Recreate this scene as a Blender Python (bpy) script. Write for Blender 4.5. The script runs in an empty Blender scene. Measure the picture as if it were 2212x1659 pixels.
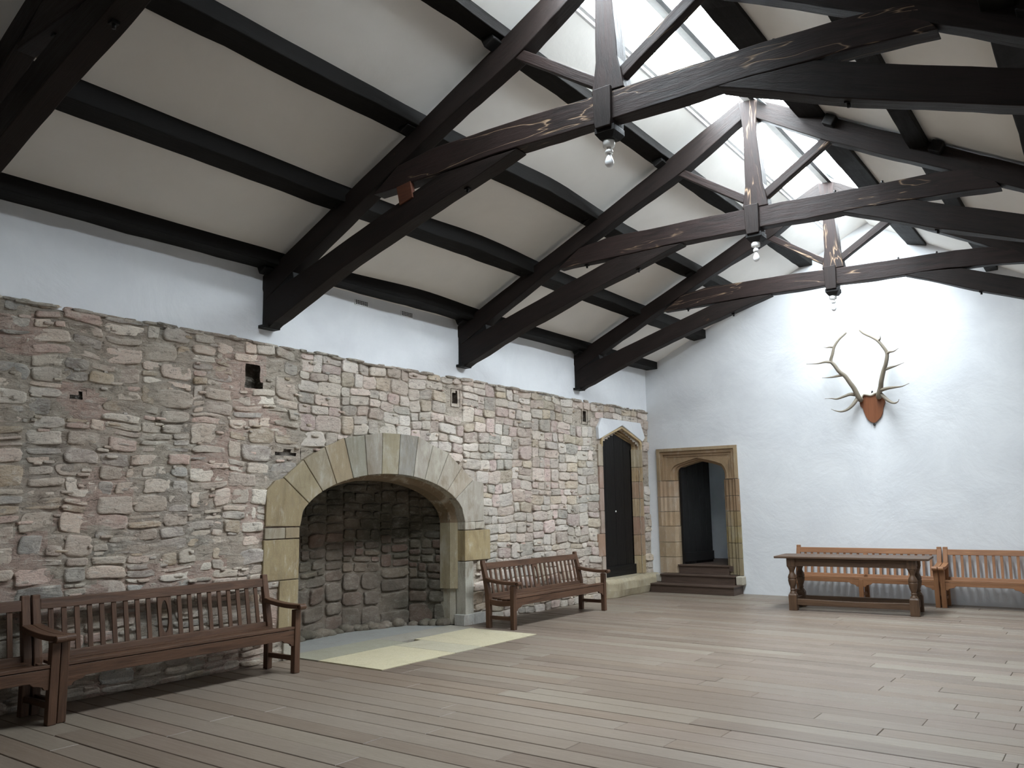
import bpy, bmesh, math, random
from mathutils import Vector, Matrix, noise as N
from mathutils.geometry import tessellate_polygon
PI = math.pi
sc = bpy.context.scene
C = sc.collection

# ------------------------------------------------------------------ camera
YAW, PIT, ROL = math.radians(-36.1854), math.radians(8.4575), math.radians(-0.8321)
w_ = Vector((math.sin(YAW)*math.cos(PIT), math.cos(YAW)*math.cos(PIT), math.sin(PIT)))
r0 = Vector((math.cos(YAW), -math.sin(YAW), 0)); u0 = r0.cross(w_)
r_ = math.cos(ROL)*r0 + math.sin(ROL)*u0
u_ = -math.sin(ROL)*r0 + math.cos(ROL)*u0
cd = bpy.data.cameras.new('camera'); cam = bpy.data.objects.new('camera', cd); C.objects.link(cam)
cd.sensor_fit = 'HORIZONTAL'; cd.sensor_width = 36.0; cd.lens = 1789.09*36.0/2212.0
cd.clip_start = 0.05; cd.clip_end = 200
cam.matrix_world = Matrix(((r_.x, u_.x, -w_.x, 7.0333), (r_.y, u_.y, -w_.y, 0.0), (r_.z, u_.z, -w_.z, 1.5), (0, 0, 0, 1)))
sc.camera = cam

# ------------------------------------------------------------------ light and exposure
wd = bpy.data.worlds.new('overcast_sky'); sc.world = wd; wd.use_nodes = True
bg = wd.node_tree.nodes['Background']
bg.inputs[0].default_value = (0.87, 0.935, 1.0, 1); bg.inputs[1].default_value = 9.0
sc.view_settings.view_transform = 'Standard'; sc.view_settings.look = 'None'
sc.view_settings.gamma = 1.0; sc.view_settings.exposure = 2.6
sc.view_settings.use_curve_mapping = False
sc.cycles.max_bounces = 8; sc.cycles.diffuse_bounces = 6
sc.cycles.use_adaptive_sampling = True; sc.cycles.adaptive_threshold = 0.06
sc.cycles.use_denoising = True
sc.cycles.sample_clamp_indirect = 8.0
RX = 4.13                       # ridge line x
ZL, SL = 4.0, 0.485             # left roof slope z = ZL + SL*x
ZR, SR = 5.93, 0.585            # right roof slope z = ZR - SR*(x-RX)
WX, LY, BY = 8.3, 13.84, -3.0   # right wall x, far wall y, near wall y
def portal(name, x0, x1, z0, z1, y0, y1, up=0.35):
    # daylight entering through the glazing (a portal only guides the sampling of the sky)
    ld = bpy.data.lights.new(name, 'AREA'); ld.shape = 'RECTANGLE'
    ld.cycles.is_portal = True
    o = bpy.data.objects.new(name, ld); C.objects.link(o)
    dx, dz = x1-x0, z1-z0
    ln = math.hypot(dx, dz); ld.size = ln; ld.size_y = y1-y0
    X = Vector((dx/ln, 0, dz/ln)); Y = Vector((0, 1, 0)); Z = X.cross(Y)
    o.matrix_world = Matrix(((X.x, Y.x, Z.x, (x0+x1)/2), (X.y, Y.y, Z.y, (y0+y1)/2), (X.z, Y.z, Z.z, (z0+z1)/2+.10), (0, 0, 0, 1)))
GY0, GY1 = 3.8, 13.1
portal('skylight_portal', 3.62, RX, ZL+SL*3.62, ZL+SL*RX, GY0, GY1)
portal('skylight_portal', RX, 4.6, ZR, ZR-SR*(4.6-RX), GY0, GY1)

# ------------------------------------------------------------------ helpers
rnd = random.Random(11)
def lin(c):
    if isinstance(c, (int, float)): c = (c, c, c)
    return tuple(((v/255)/12.92 if v/255 <= .04045 else ((v/255+.055)/1.055)**2.4) for v in c[:3])
def L4(c): return (*lin(c), 1)
class NT:
    def __init__(s, name):
        s.m = bpy.data.materials.new(name); s.m.use_nodes = True
        s.t = s.m.node_tree; s.b = s.t.nodes['Principled BSDF']; s.o = s.t.nodes['Material Output']
    def n(s, typ, **k):
        x = s.t.nodes.new(typ)
        for a, v in k.items():
            if a == 'ins':
                for i, vv in v.items(): x.inputs[i].default_value = vv
            else: setattr(x, a, v)
        return x
    def l(s, a, b): s.t.links.new(a, b)
    def ramp(s, fac, stops):
        r = s.n('ShaderNodeValToRGB'); e = r.color_ramp.elements
        e[0].position, e[0].color = stops[0]; e[1].position, e[1].color = stops[-1]
        for p, c in stops[1:-1]:
            q = e.new(p); q.color = c
        s.l(fac, r.inputs[0]); return r.outputs[0]
    def noise(s, vec, scale, detail=4, rough=.55, dist=0):
        x = s.n('ShaderNodeTexNoise', ins={'Scale': scale, 'Detail': detail, 'Roughness': rough, 'Distortion': dist})
        if vec is not None: s.l(vec, x.inputs['Vector'])
        return x.outputs['Fac']
    def mix(s, fac, a, b, mode='MIX'):
        x = s.n('ShaderNodeMix', data_type='RGBA', blend_type=mode)
        for i, v in ((0, fac), (6, a), (7, b)):
            if hasattr(v, 'is_linked') or isinstance(v, bpy.types.NodeSocket): s.l(v, x.inputs[i])
            else: x.inputs[i].default_value = v
        return x.outputs[2]
    def math(s, op, a, b=0.0):
        x = s.n('ShaderNodeMath', operation=op)
        for i, v in ((0, a), (1, b)):
            if isinstance(v, bpy.types.NodeSocket): s.l(v, x.inputs[i])
            else: x.inputs[i].default_value = v
        return x.outputs[0]
    def bump(s, h, strength, dist, prev=None):
        x = s.n('ShaderNodeBump', ins={'Strength': strength, 'Distance': dist}); s.l(h, x.inputs['Height'])
        if prev is not None: s.l(prev, x.inputs['Normal'])
        s.l(x.outputs[0], s.b.inputs['Normal']); return x.outputs[0]
    def mapv(s, src, scale):
        x = s.n('ShaderNodeMapping'); x.inputs['Scale'].default_value = scale; s.l(src, x.inputs['Vector']); return x.outputs[0]
def geo(t): return t.n('ShaderNodeNewGeometry').outputs['Position']
def attr(t, name): return t.n('ShaderNodeAttribute', attribute_name=name)

def mat_plaster(name, col, col2, bump=.5):
    t = NT(name); p = geo(t)
    n1 = t.noise(p, 1.3, 5, .6, .4); n2 = t.noise(p, 9, 6, .6); n3 = t.noise(p, 60, 3)
    c = t.mix(t.ramp(n1, [(.38, (0, 0, 0, 1)), (.68, (1, 1, 1, 1))]), L4(col), L4(col2))
    t.l(c, t.b.inputs['Base Color']); t.b.inputs['Roughness'].default_value = .85
    b = t.bump(n1, bump, .06); b = t.bump(n2, bump*.5, .012, b); t.bump(n3, bump*.3, .003, b)
    return t.m
def mat_stone(name, mott=.35, rough=.9, soot=None, b1=.6, ledge=1.0):
    t = NT(name); p = geo(t); a = attr(t, 'tint').outputs['Color']
    n0 = t.noise(p, .9, 4, .6, .3); n1 = t.noise(p, 5, 6, .65, .3)
    n2 = t.noise(t.mapv(p, (1, 1, 2.6)), 9, 9, .74, .5); n3 = t.noise(p, 80, 5, .75)
    c = t.mix(t.ramp(n1, [(.35, (0, 0, 0, 1)), (.7, (mott*1.5,)*3+(1,))]), a, L4((214, 206, 192)))
    c = t.mix(t.ramp(n0, [(.42, (0, 0, 0, 1)), (.62, (.30, .30, .30, 1))]), c, L4((200, 172, 156)))
    c = t.mix(t.ramp(n2, [(.33, (.85*ledge,)*3+(1,)), (.45, (0, 0, 0, 1))]), c, L4((96, 87, 74)))
    c = t.mix(t.ramp(n2, [(.51, (0, 0, 0, 1)), (.64, (.6*ledge,)*3+(1,))]), c, L4((222, 215, 202)))
    c = t.mix(t.ramp(n3, [(.34, (.55, .55, .55, 1)), (.46, (0, 0, 0, 1))]), c, L4((110, 101, 88)))
    c = t.mix(t.ramp(n3, [(.55, (0, 0, 0, 1)), (.70, (.4, .4, .4, 1))]), c, L4((210, 205, 195)))
    if soot is not None:
        c = t.mix(t.ramp(t.noise(p, 2.2, 4, .6, .5), [(.3, (.8, .8, .8, 1)), (.75, (soot, soot, soot, 1))]), c, L4((52, 47, 36)))
    t.l(c, t.b.inputs['Base Color']); t.b.inputs['Roughness'].default_value = rough
    b = t.bump(n1, b1*.5, .05); b = t.bump(n2, b1*ledge, .045, b); t.bump(n3, b1*.6, .006, b)
    return t.m
def mat_ashlar(name, stain=.6, rough=.85):
    t = NT(name); p = geo(t); a = attr(t, 'tint').outputs['Color']
    n0 = t.noise(t.mapv(p, (1, 1, .55)), 3.2, 5, .6, .5); n1 = t.noise(t.mapv(p, (1, 1, .3)), 14, 6, .7, .3); n3 = t.noise(p, 110, 4, .7)
    c = t.mix(t.ramp(n0, [(.30, (stain,)*3+(1,)), (.46, (0, 0, 0, 1))]), a, L4((104, 84, 56)))
    c = t.mix(t.ramp(n0, [(.54, (0, 0, 0, 1)), (.70, (stain*.9,)*3+(1,))]), c, L4((190, 184, 172)))
    c = t.mix(t.ramp(n1, [(.35, (stain*.7,)*3+(1,)), (.50, (0, 0, 0, 1))]), c, L4((120, 108, 88)))
    c = t.mix(t.ramp(n1, [(.56, (0, 0, 0, 1)), (.72, (stain*.8,)*3+(1,))]), c, L4((200, 194, 182)))
    c = t.mix(t.ramp(n3, [(.4, (.25, .25, .25, 1)), (.5, (0, 0, 0, 1))]), c, L4((100, 90, 72)))
    t.l(c, t.b.inputs['Base Color']); t.b.inputs['Roughness'].default_value = rough
    b = t.bump(n0, .25, .03); b = t.bump(n1, .2, .01, b); t.bump(n3, .2, .003, b)
    return t.m
def mat_timber(name, col, light, crack=None, rough=.45, crackamt=.62, spec=.5):
    # grain attribute: x runs along the length of each piece
    t = NT(name); g = attr(t, 'grain').outputs['Vector']
    n1 = t.noise(t.mapv(g, (1.2, 14, 14)), 2.2, 6, .6, .6)
    n2 = t.noise(t.mapv(g, (4, 60, 60)), 3, 4, .6)
    big = t.noise(g, 1.7, 3, .5)
    c = t.mix(t.ramp(n1, [(.3, (0, 0, 0, 1)), (.75, (1, 1, 1, 1))]), L4(col), L4(light))
    c = t.mix(t.ramp(big, [(.35, (0, 0, 0, 1)), (.75, (.5, .5, .5, 1))]), c, L4(light))
    h = t.math('ADD', n1, t.math('MULTIPLY', n2, .5))
    if crack:
        v = t.noise(t.mapv(g, (.8, 7, 7)), 1.0, 3, .5, .5)
        ridge = t.math('ABSOLUTE', t.math('SUBTRACT', v, .5))
        rm = t.ramp(ridge, [(.0, (1, 1, 1, 1)), (.007, (.25, .25, .25, 1)), (.014, (0, 0, 0, 1))])
        gate = t.ramp(t.noise(t.mapv(g, (.7, 1.6, 1.6)), 1.3, 4), [(crackamt-.04, (0, 0, 0, 1)), (crackamt, (1, 1, 1, 1))])
        f = t.math('MULTIPLY', t.math('MULTIPLY', rm, gate), .75)
        c = t.mix(f, c, L4(crack))
        h = t.math('SUBTRACT', h, t.math('MULTIPLY', f, .8))
    t.l(c, t.b.inputs['Base Color'])
    t.l(t.ramp(n1, [(.3, (rough,)*3+(1,)), (.8, (min(1, rough+.2),)*3+(1,))]), t.b.inputs['Roughness'])
    t.b.inputs['Specular IOR Level'].default_value = spec
    t.bump(h, .35, .01)
    return t.m
def mat_flat(name, col, rough=.5, metal=0.0, bump=0, spec=.5):
    t = NT(name); p = geo(t)
    n1 = t.noise(p, 25, 4)
    t.l(t.mix(t.ramp(n1, [(.3, (0, 0, 0, 1)), (.8, (.35, .35, .35, 1))]), L4(col), L4(tuple(min(255, v*1.15+4) for v in (col if not isinstance(col, int) else (col,)*3)))), t.b.inputs['Base Color'])
    t.b.inputs['Roughness'].default_value = rough; t.b.inputs['Metallic'].default_value = metal
    t.b.inputs['Specular IOR Level'].default_value = spec
    if bump: t.bump(n1, bump, .01)
    return t.m

M = {}
M['plaster'] = mat_plaster('white_limewash', (226, 228, 230), (216, 218, 221), .3)
M['ceiling'] = mat_plaster('ceiling_plaster', (236, 233, 227), (230, 227, 221), .12)
M['stone'] = mat_stone('rubble_stone')
M['mortar'] = mat_stone('lime_mortar', .25, .95, None, .9, 1.1)
M['soot'] = mat_stone('sooty_stone', .10, .9, .30, .6, .5)
M['ashlar'] = mat_ashlar('dressed_sandstone', .62)
M['frame'] = mat_ashlar('moulded_sandstone', .38)
M['slab'] = mat_ashlar('hearth_flagstone', .16)
M['timber'] = mat_timber('blackened_oak', (18, 13, 11), (46, 34, 31), (150, 126, 102), .5, .555, spec=.22)
M['timber_plain'] = mat_timber('dark_brown_oak', (16, 12, 10), (38, 29, 26), (110, 82, 56), .5, .70, spec=.22)
M['timber_dark'] = mat_timber('black_oak', (9, 8, 7), (18, 15, 14), None, .5, spec=.3)
M['wedge'] = mat_timber('reddish_packing', (70, 40, 28), (96, 58, 42), None, .6, spec=.2)
M['purlin'] = mat_timber('purlin_oak', (13, 12, 11), (27, 25, 23), (90, 66, 46), .6, .72, spec=.14)
M['bench'] = mat_timber('brown_teak', (58, 40, 29), (102, 74, 56), None, .42, spec=.3)
M['teak'] = mat_timber('golden_teak', (122, 82, 54), (158, 112, 76), None, .45)
M['oak'] = mat_timber('table_oak', (58, 40, 28), (102, 76, 54), None, .4)
M['step'] = mat_timber('step_wood', (60, 46, 38), (94, 76, 65), None, .5)
M['door'] = mat_timber('black_painted_oak', (14, 13, 13), (24, 23, 23), None, .45, spec=.3)
M['iron'] = mat_flat('iron', (32, 30, 30), .5, .6)
M['white'] = mat_flat('white_paint', (225, 226, 226), .5)
M['porcelain'] = mat_flat('white_porcelain', (232, 232, 230), .25)
M['brown_shield'] = mat_timber('varnished_shield', (106, 60, 34), (128, 76, 44), None, .35)
M['antler'] = mat_timber('antler_bone', (96, 86, 72), (146, 136, 120), None, .5)
M['bone'] = mat_flat('skull_bone', (215, 210, 196), .6)
M['lead'] = mat_flat('lead_flashing', (92, 98, 98), .55, .2)
M['dark'] = mat_flat('dark_void', (30, 28, 26), .9)
def mat_floor():
    t = NT('floor_boards'); g = attr(t, 'grain').outputs['Vector']; a = attr(t, 'tint').outputs['Color']; p = geo(t)
    n1 = t.noise(t.mapv(g, (1.0, 22, 22)), 2.2, 6, .65, .5); n2 = t.noise(t.mapv(g, (5, 110, 110)), 3, 3, .6)
    big = t.noise(p, .55, 4, .6); sp = t.noise(p, 60, 2, .5)
    c = t.mix(t.ramp(n1, [(.3, (0, 0, 0, 1)), (.75, (.55, .55, .55, 1))]), a, L4((158, 146, 132)))
    c = t.mix(t.ramp(n2, [(.3, (.35, .35, .35, 1)), (.55, (0, 0, 0, 1))]), c, L4((78, 66, 58)))
    c = t.mix(t.ramp(big, [(.35, (.35, .35, .35, 1)), (.65, (0, 0, 0, 1))]), c, L4((104, 88, 76)))
    c = t.mix(t.ramp(sp, [(.20, (.8, .8, .8, 1)), (.27, (0, 0, 0, 1))]), c, L4((50, 42, 38)))
    t.l(c, t.b.inputs['Base Color'])
    t.l(t.ramp(big, [(.3, (.38, .38, .38, 1)), (.7, (.50, .50, .50, 1))]), t.b.inputs['Roughness'])
    t.b.inputs['Specular IOR Level'].default_value = .34
    t.bump(t.math('ADD', n1, t.math('MULTIPLY', n2, .4)), .18, .006)
    return t.m
M['floor'] = mat_floor()
def mat_glass():
    t = NT('skylight_glazing'); t.t.nodes.remove(t.b)
    tr = t.n('ShaderNodeBsdfTransparent'); tr.inputs[0].default_value = (.93, .96, .96, 1)
    gl = t.n('ShaderNodeBsdfGlossy'); gl.inputs['Roughness'].default_value = .12
    mx = t.n('ShaderNodeMixShader'); mx.inputs[0].default_value = .05
    t.l(tr.outputs[0], mx.inputs[1]); t.l(gl.outputs[0], mx.inputs[2]); t.l(mx.outputs[0], t.o.inputs[0])
    return t.m
M['glass'] = mat_glass()
def mat_bulb():
    t = NT('frosted_bulb'); t.b.inputs['Base Color'].default_value = (.85, .86, .88, 1)
    t.b.inputs['Roughness'].default_value = .25; t.b.inputs['Transmission Weight'].default_value = 0.0
    return t.m
M['bulb'] = mat_bulb()

class MB:
    """mesh builder: v, f, grain per vertex, tint per face"""
    def __init__(s): s.v = []; s.f = []; s.g = []; s.c = []; s.sm = []
    def add(s, vs, fs, gs=None, col=(.5, .5, .5), smooth=False):
        b = len(s.v); s.v += [Vector(p) for p in vs]
        s.g += [Vector(p) for p in (gs or vs)]
        for f in fs: s.f.append([b+i for i in f]); s.c.append(col); s.sm.append(smooth)
    def box(s, c, d, rot=None, axis=0, col=(.5, .5, .5), off=None):
        """box centre c, size d; axis = index of the long (grain) direction"""
        off = off if off is not None else Vector((rnd.uniform(0, 40), rnd.uniform(0, 40), rnd.uniform(0, 40)))
        vs = []; gs = []
        for x in (-.5, .5):
            for y in (-.5, .5):
                for z in (-.5, .5):
                    p = Vector((x*d[0], y*d[1], z*d[2])); q = Vector((p[axis], p[(axis+1) % 3], p[(axis+2) % 3]))
                    vs.append(Vector(c) + ((rot @ p) if rot else p)); gs.append(q+off)
        s.add(vs, [(0, 1, 3, 2), (4, 6, 7, 5), (0, 4, 5, 1), (2, 3, 7, 6), (0, 2, 6, 4), (1, 5, 7, 3)], gs, col)
    def sweep(s, secs, col=(.5, .5, .5), cap=True, smooth=False, uv=None):
        """secs: list of rings (each a list of points); grain u = distance along"""
        n = len(secs[0]); vs = []; gs = []; u = rnd.uniform(0, 60); o = Vector((0, rnd.uniform(0, 40), rnd.uniform(0, 40)))
        pc = None
        for r in secs:
            c = sum((Vector(p) for p in r), Vector())/n
            if pc is not None: u += (c-pc).length
            pc = c
            per = 0
            for i, p in enumerate(r):
                d = Vector(p)-c
                vs.append(p)
                a = d.length; ang = 2*PI*i/n
                gs.append(Vector((u, a*math.cos(ang), a*math.sin(ang)))+o)
        fs = []
        for k in range(len(secs)-1):
            for i in range(n):
                j = (i+1) % n
                fs.append((k*n+i, k*n+j, (k+1)*n+j, (k+1)*n+i))
        if cap:
            fs.append(tuple(reversed(range(n)))); fs.append(tuple((len(secs)-1)*n+i for i in range(n)))
        s.add(vs, fs, gs, col, smooth)
    def tube(s, path, rad, sides=10, col=(.5, .5, .5), smooth=True):
        path = [Vector(p) for p in path]; secs = []; up = Vector((.13, .31, .94)).normalized()
        for i, p in enumerate(path):
            d = (path[min(i+1, len(path)-1)]-path[max(i-1, 0)]).normalized()
            a = d.cross(up).normalized(); b = d.cross(a)
            r = rad[i] if isinstance(rad, (list, tuple)) else rad
            secs.append([p+a*r*math.cos(2*PI*k/sides)+b*r*math.sin(2*PI*k/sides) for k in range(sides)])
        s.sweep(secs, col, True, smooth)
    def lathe(s, prof, c=(0, 0, 0), sides=20, col=(.5, .5, .5), smooth=True):
        secs = [[Vector(c)+Vector((r*math.cos(2*PI*k/sides), r*math.sin(2*PI*k/sides), z)) for k in range(sides)] for r, z in prof]
        s.sweep(secs, col, True, smooth)
    def plate(s, outer, holes, fn, t0, t1, col=(.5, .5, .5), axis=0):
        """2-D polygon with holes, fn(u,v,t)->xyz, thickness t0..t1"""
        loops = [outer]+holes
        tris = tessellate_polygon([[Vector((u, v, 0)) for u, v in lp] for lp in loops])
        flat = [p for lp in loops for p in lp]; n = len(flat)
        vs = [fn(u, v, t0) for u, v in flat]+[fn(u, v, t1) for u, v in flat]
        o = rnd.uniform(0, 30)
        gs = [Vector(((u, v)[axis]+o, (v, u)[axis], t)) for t in (t0, t1) for u, v in flat]
        fs = [tuple(t) for t in tris]+[tuple(i+n for i in reversed(t)) for t in tris]
        b = 0
        for lp in loops:
            m = len(lp)
            for i in range(m):
                j = (i+1) % m; fs.append((b+i, b+j, n+b+j, n+b+i))
            b += m
        s.add(vs, fs, gs, col)
    def build(s, name, m, parent=None, bevel=0, seg=2, loc=None):
        me = bpy.data.meshes.new(name); me.from_pydata([tuple(p) for p in s.v], [], s.f)
        a = me.attributes.new('grain', 'FLOAT_VECTOR', 'POINT'); a.data.foreach_set('vector', [x for p in s.g for x in p])
        a = me.attributes.new('tint', 'FLOAT_COLOR', 'CORNER')
        cols = []
        for f, c in zip(s.f, s.c): cols += [c[0], c[1], c[2], 1.0]*len(f)
        a.data.foreach_set('color', cols)
        me.polygons.foreach_set('use_smooth', s.sm)
        bm = bmesh.new(); bm.from_mesh(me); bmesh.ops.recalc_face_normals(bm, faces=bm.faces); bm.to_mesh(me); bm.free()
        me.materials.append(m); me.update()
        o = bpy.data.objects.new(name, me); C.objects.link(o)
        if parent is not None: o.parent = parent
        if bevel:
            b = o.modifiers.new('bevel', 'BEVEL'); b.width = bevel; b.segments = seg; b.limit_method = 'ANGLE'; b.angle_limit = math.radians(35)
        return o
def tag(o, label=None, cat=None, group=None, kind=None):
    if label: o['label'] = label
    if cat: o['category'] = cat
    if group: o['group'] = group
    if kind: o['kind'] = kind
    return o
def empty(name, loc=(0, 0, 0), rz=0, **k):
    o = bpy.data.objects.new(name, None); o.empty_display_size = .2; C.objects.link(o)
    o.location = loc; o.rotation_euler = (0, 0, rz)
    return tag(o, **k)
def copy_tree(o, parent=None):
    c = o.copy(); C.objects.link(c); c.parent = parent
    for ch in list(o.children): copy_tree(ch, c)
    return c
def setp(o, **k): return tag(o, **k)
XZ = lambda y: (lambda u, v, t: (u, y+t, v))
YZ = lambda x: (lambda u, v, t: (x+t, u, v))
def wob(p, a=.01, s=2.2, k=0):
    q = Vector(p)*s+Vector((k*7.1, k*3.3, k))
    return Vector(p)+Vector(N.noise_vector(q))*a

# ------------------------------------------------------------------ floor
m = MB()
m.box(((WX-1.0)/2, (BY+LY)/2, -.07), (WX+1.6, LY-BY+.6, .1), col=lin((30, 26, 24)))
y = BY; 
tones = [(118, 102, 88), (125, 113, 101), (110, 96, 84), (131, 121, 108), (120, 105, 94), (104, 90, 79), (127, 116, 105)]
while y < LY:
    wd_ = .2*rnd.uniform(.93, 1.07); y1 = min(y+wd_, LY)
    x = 0.0 - rnd.uniform(0, 2)
    while x < WX:
        ln = rnd.uniform(1.3, 3.4); x1 = min(x+ln, WX); xa = max(x, -.02)
        cy = (y+y1)/2
        if 5.79 < cy < 8.36: xa = max(xa, 1.235)
        if x1-xa > .05:
            g = rnd.choice([.005, .006, .008, .010, .013]); gx = rnd.choice([.002, .003, .004]); dz = rnd.uniform(-.0025, .001)
            c = lin(rnd.choice(tones)); o = Vector((rnd.uniform(0, 90), rnd.uniform(0, 90), 0))
            a_, b_, c_, d_ = xa+gx*.5, x1-gx*.5, y+g*.5, y1-g*.5; e = .003
            vs = [(a_, c_, -.02), (b_, c_, -.02), (b_, d_, -.02), (a_, d_, -.02), (a_, c_, dz-e), (b_, c_, dz-e), (b_, d_, dz-e), (a_, d_, dz-e),
                  (a_+e, c_+e, dz), (b_-e, c_+e, dz), (b_-e, d_-e, dz), (a_+e, d_-e, dz)]
            m.add(vs, [(8, 9, 10, 11)]+[(4+i, 4+(i+1) % 4, 8+(i+1) % 4, 8+i) for i in range(4)]+[(i, (i+1) % 4, 4+(i+1) % 4, 4+i) for i in range(4)],
                  [Vector(p)+o for p in vs], c)
        x = x1
        if x >= WX: break
    y = y1
tag(m.build('floor', M['floor']), kind='structure')

# ------------------------------------------------------------------ roof slopes (ceiling) and skylight opening
m = MB()
T_ = .12
def slope(u0_, u1_, y0, y1, zf, thick=T_):
    nx, ny = max(1, int((u1_-u0_)/.5)), max(1, int((y1-y0)/.8))
    for i in range(nx):
        for j in range(ny):
            xa, xb = u0_+(u1_-u0_)*i/nx, u0_+(u1_-u0_)*(i+1)/nx; ya, yb = y0+(y1-y0)*j/ny, y0+(y1-y0)*(j+1)/ny
            m.add([(xa, ya, zf(xa)), (xb, ya, zf(xb)), (xb, yb, zf(xb)), (xa, yb, zf(xa))], [(0, 1, 2, 3)])
            m.add([(xa, ya, zf(xa)+thick), (xb, ya, zf(xb)+thick), (xb, yb, zf(xb)+thick), (xa, yb, zf(xa)+thick)], [(0, 3, 2, 1)])
fl = lambda x: ZL+SL*x
fr = lambda x: ZR-SR*(x-RX)
GL, GR = 3.60, 4.62
slope(-.3, GL, BY-.2, LY+.3, fl); slope(GL, RX, BY-.2, GY0, fl); slope(GL, RX, GY1, LY+.3, fl)
slope(GR, WX+.3, BY-.2, LY+.3, fr); slope(RX, GR, BY-.2, GY0, fr); slope(RX, GR, GY1, LY+.3, fr)
for xa, f in ((GL, fl), (GR, fr)):
    m.add([(xa, GY0, f(xa)), (xa, GY1, f(xa)), (xa, GY1, f(xa)+T_), (xa, GY0, f(xa)+T_)], [(0, 1, 2, 3)])
for yy in (GY0, GY1):
    m.add([(GL, yy, fl(GL)), (RX, yy, fl(RX)), (RX, yy, fl(RX)+T_), (GL, yy, fl(GL)+T_)], [(0, 1, 2, 3)])
    m.add([(RX, yy, fr(RX)), (GR, yy, fr(GR)), (GR, yy, fr(GR)+T_), (RX, yy, fr(RX)+T_)], [(0, 1, 2, 3)])
tag(m.build('ceiling', M['ceiling']), kind='structure')

win = empty('window_1', (RX, (GY0+GY1)/2, 5.9), kind='structure')
def skypane(x0, x1, f):
    m = MB(); e = .075
    m.add([(x0, GY0, f(x0)+e), (x1, GY0, f(x1)+e), (x1, GY1, f(x1)+e), (x0, GY1, f(x0)+e)], [(0, 1, 2, 3)])
    o = m.build('glazing', M['glass'], win); o.matrix_parent_inverse = win.matrix_basis.inverted(); return o
bpy.context.view_layer.update()
def wpart(mb, name, mt, parent, **k):
    """part whose vertices are in world space, under a moved parent"""
    o = mb.build(name, mt, parent, **k); o.matrix_parent_inverse = Matrix.LocRotScale(parent.location, parent.rotation_euler, parent.scale).inverted(); return o
skypane(GL, RX, fl); skypane(RX, GR, fr)
m = MB()
for dx, hh in ((.0, .035), (.045, .028)):
    xx = GL+dx
    m.sweep([[(xx-.016, yy, fl(xx)-.005), (xx+.016, yy, fl(xx)), (xx+.016, yy, fl(xx)+hh+.04), (xx-.016, yy, fl(xx)+hh+.04)] for yy in (GY0, GY1)])
wpart(m, 'curb_frame', M['white'], win)
m = MB()
m.sweep([[(GR-.03, yy, fr(GR)-.0), (GR+.005, yy, fr(GR)-.02), (GR+.005, yy, fr(GR)+.1), (GR-.03, yy, fr(GR)+.1)] for yy in (GY0, GY1)])
wpart(m, 'curb_frame', M['white'], win)
# ridge: white painted board on the left, dark timber and torn lead flashing on the right
m = MB(); secs = []
for i in range(60):
    yy = GY0+(GY1-GY0)*i/59
    secs.append([wob((RX-.05, yy, 5.86), .004), wob((RX+.03, yy, 5.85), .004), (RX+.03, yy, 5.98), (RX-.05, yy, 5.97)])
m.sweep(secs)
wpart(m, 'ridge_board', M['white'], win)
m = MB()
m.sweep([[(RX+.035, yy, 5.84), (RX+.085, yy, 5.83), (RX+.085, yy, 5.94), (RX+.035, yy, 5.96)] for yy in (GY0, 6, 8, 10, 12, GY1)])
wpart(m, 'ridge_timber', M['timber_dark'], win)
yy = GY0+.5; k = 0
while yy < GY1-.3:
    ln = rnd.uniform(.35, .6); m = MB()
    a = .09; b = a+rnd.uniform(.05, .13); 
    P = [(RX+a, yy), (RX+a+.03, yy+ln), (RX+b, yy+ln*.93), (RX+a+.03, yy+ln*.5*rnd.uniform(.2, 1))]
    m.plate([(p[0], p[1]) for p in P], [], lambda u, v, t: (u, v, fr(u)-.02-(u-RX)*.25+t), 0, .006)
    wpart(m, 'lead_flashing', M['lead'], win)
    yy += ln+rnd.uniform(.02, .5)

# ------------------------------------------------------------------ walls (plaster)
def wallbox(name, x0, x1, y0, y1, z0, z1, mt):
    m = MB(); m.box(((x0+x1)/2, (y0+y1)/2, (z0+z1)/2), (x1-x0, y1-y0, z1-z0)); return tag(m.build(name, mt), kind='structure')
wr = MB()
wr.plate([(BY, -.05), (LY+.3, -.05), (LY+.3, fr(WX)+.02), (BY, fr(WX)+.02)], [], YZ(WX), 0, .3)
tag(wr.build('wall_right', M['plaster']), kind='structure')
gable = [(-.3, -.05), (WX+.3, -.05), (WX+.3, fr(WX+.3)+.05), (RX, 6.05), (-.3, fl(-.3)+.05)]
# door opening in the far wall
def arch4(x0, x1, zs, za, n=9, sq=.62):
    """four-centred arch from (x0,zs) up to apex and down to (x1,zs)"""
    cx = (x0+x1)/2; h = (x1-x0)/2; P = []
    for i in range(n+1):
        t = i/n
        # tight quarter curve at the haunch then a nearly straight rise to the apex
        if t < .5:
            a = PI*.5*(t/.5)*.78
            P.append((x0+.30*h*(1-math.cos(a)), zs+sq*(za-zs)*math.sin(a)/math.sin(PI*.5*.78)))
        else:
            q = (t-.5)/.5; a = PI*.5*.78
            xs = x0+.30*h*(1-math.cos(a)); zz = zs+sq*(za-zs)
            P.append((xs+(cx-xs)*q, zz+(za-zz)*(q**.86)))
    return P+[(2*cx-p[0], p[1]) for p in reversed(P[:-1])]
d2 = [(.50, .30)]+arch4(.50, 1.44, 2.03, 2.28)+[(1.44, .30)]
d2 = [(.24, .28), (.24, 2.45), (1.636, 2.45), (1.636, .28)]
m = MB(); m.plate(gable, [d2], XZ(LY), 0, .30)
tag(m.build('wall_far', M['plaster']), kind='structure')
m = MB(); m.plate(gable, [], XZ(BY-.3), 0, .3)
tag(m.build('wall_near', M['plaster']), kind='structure')

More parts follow.
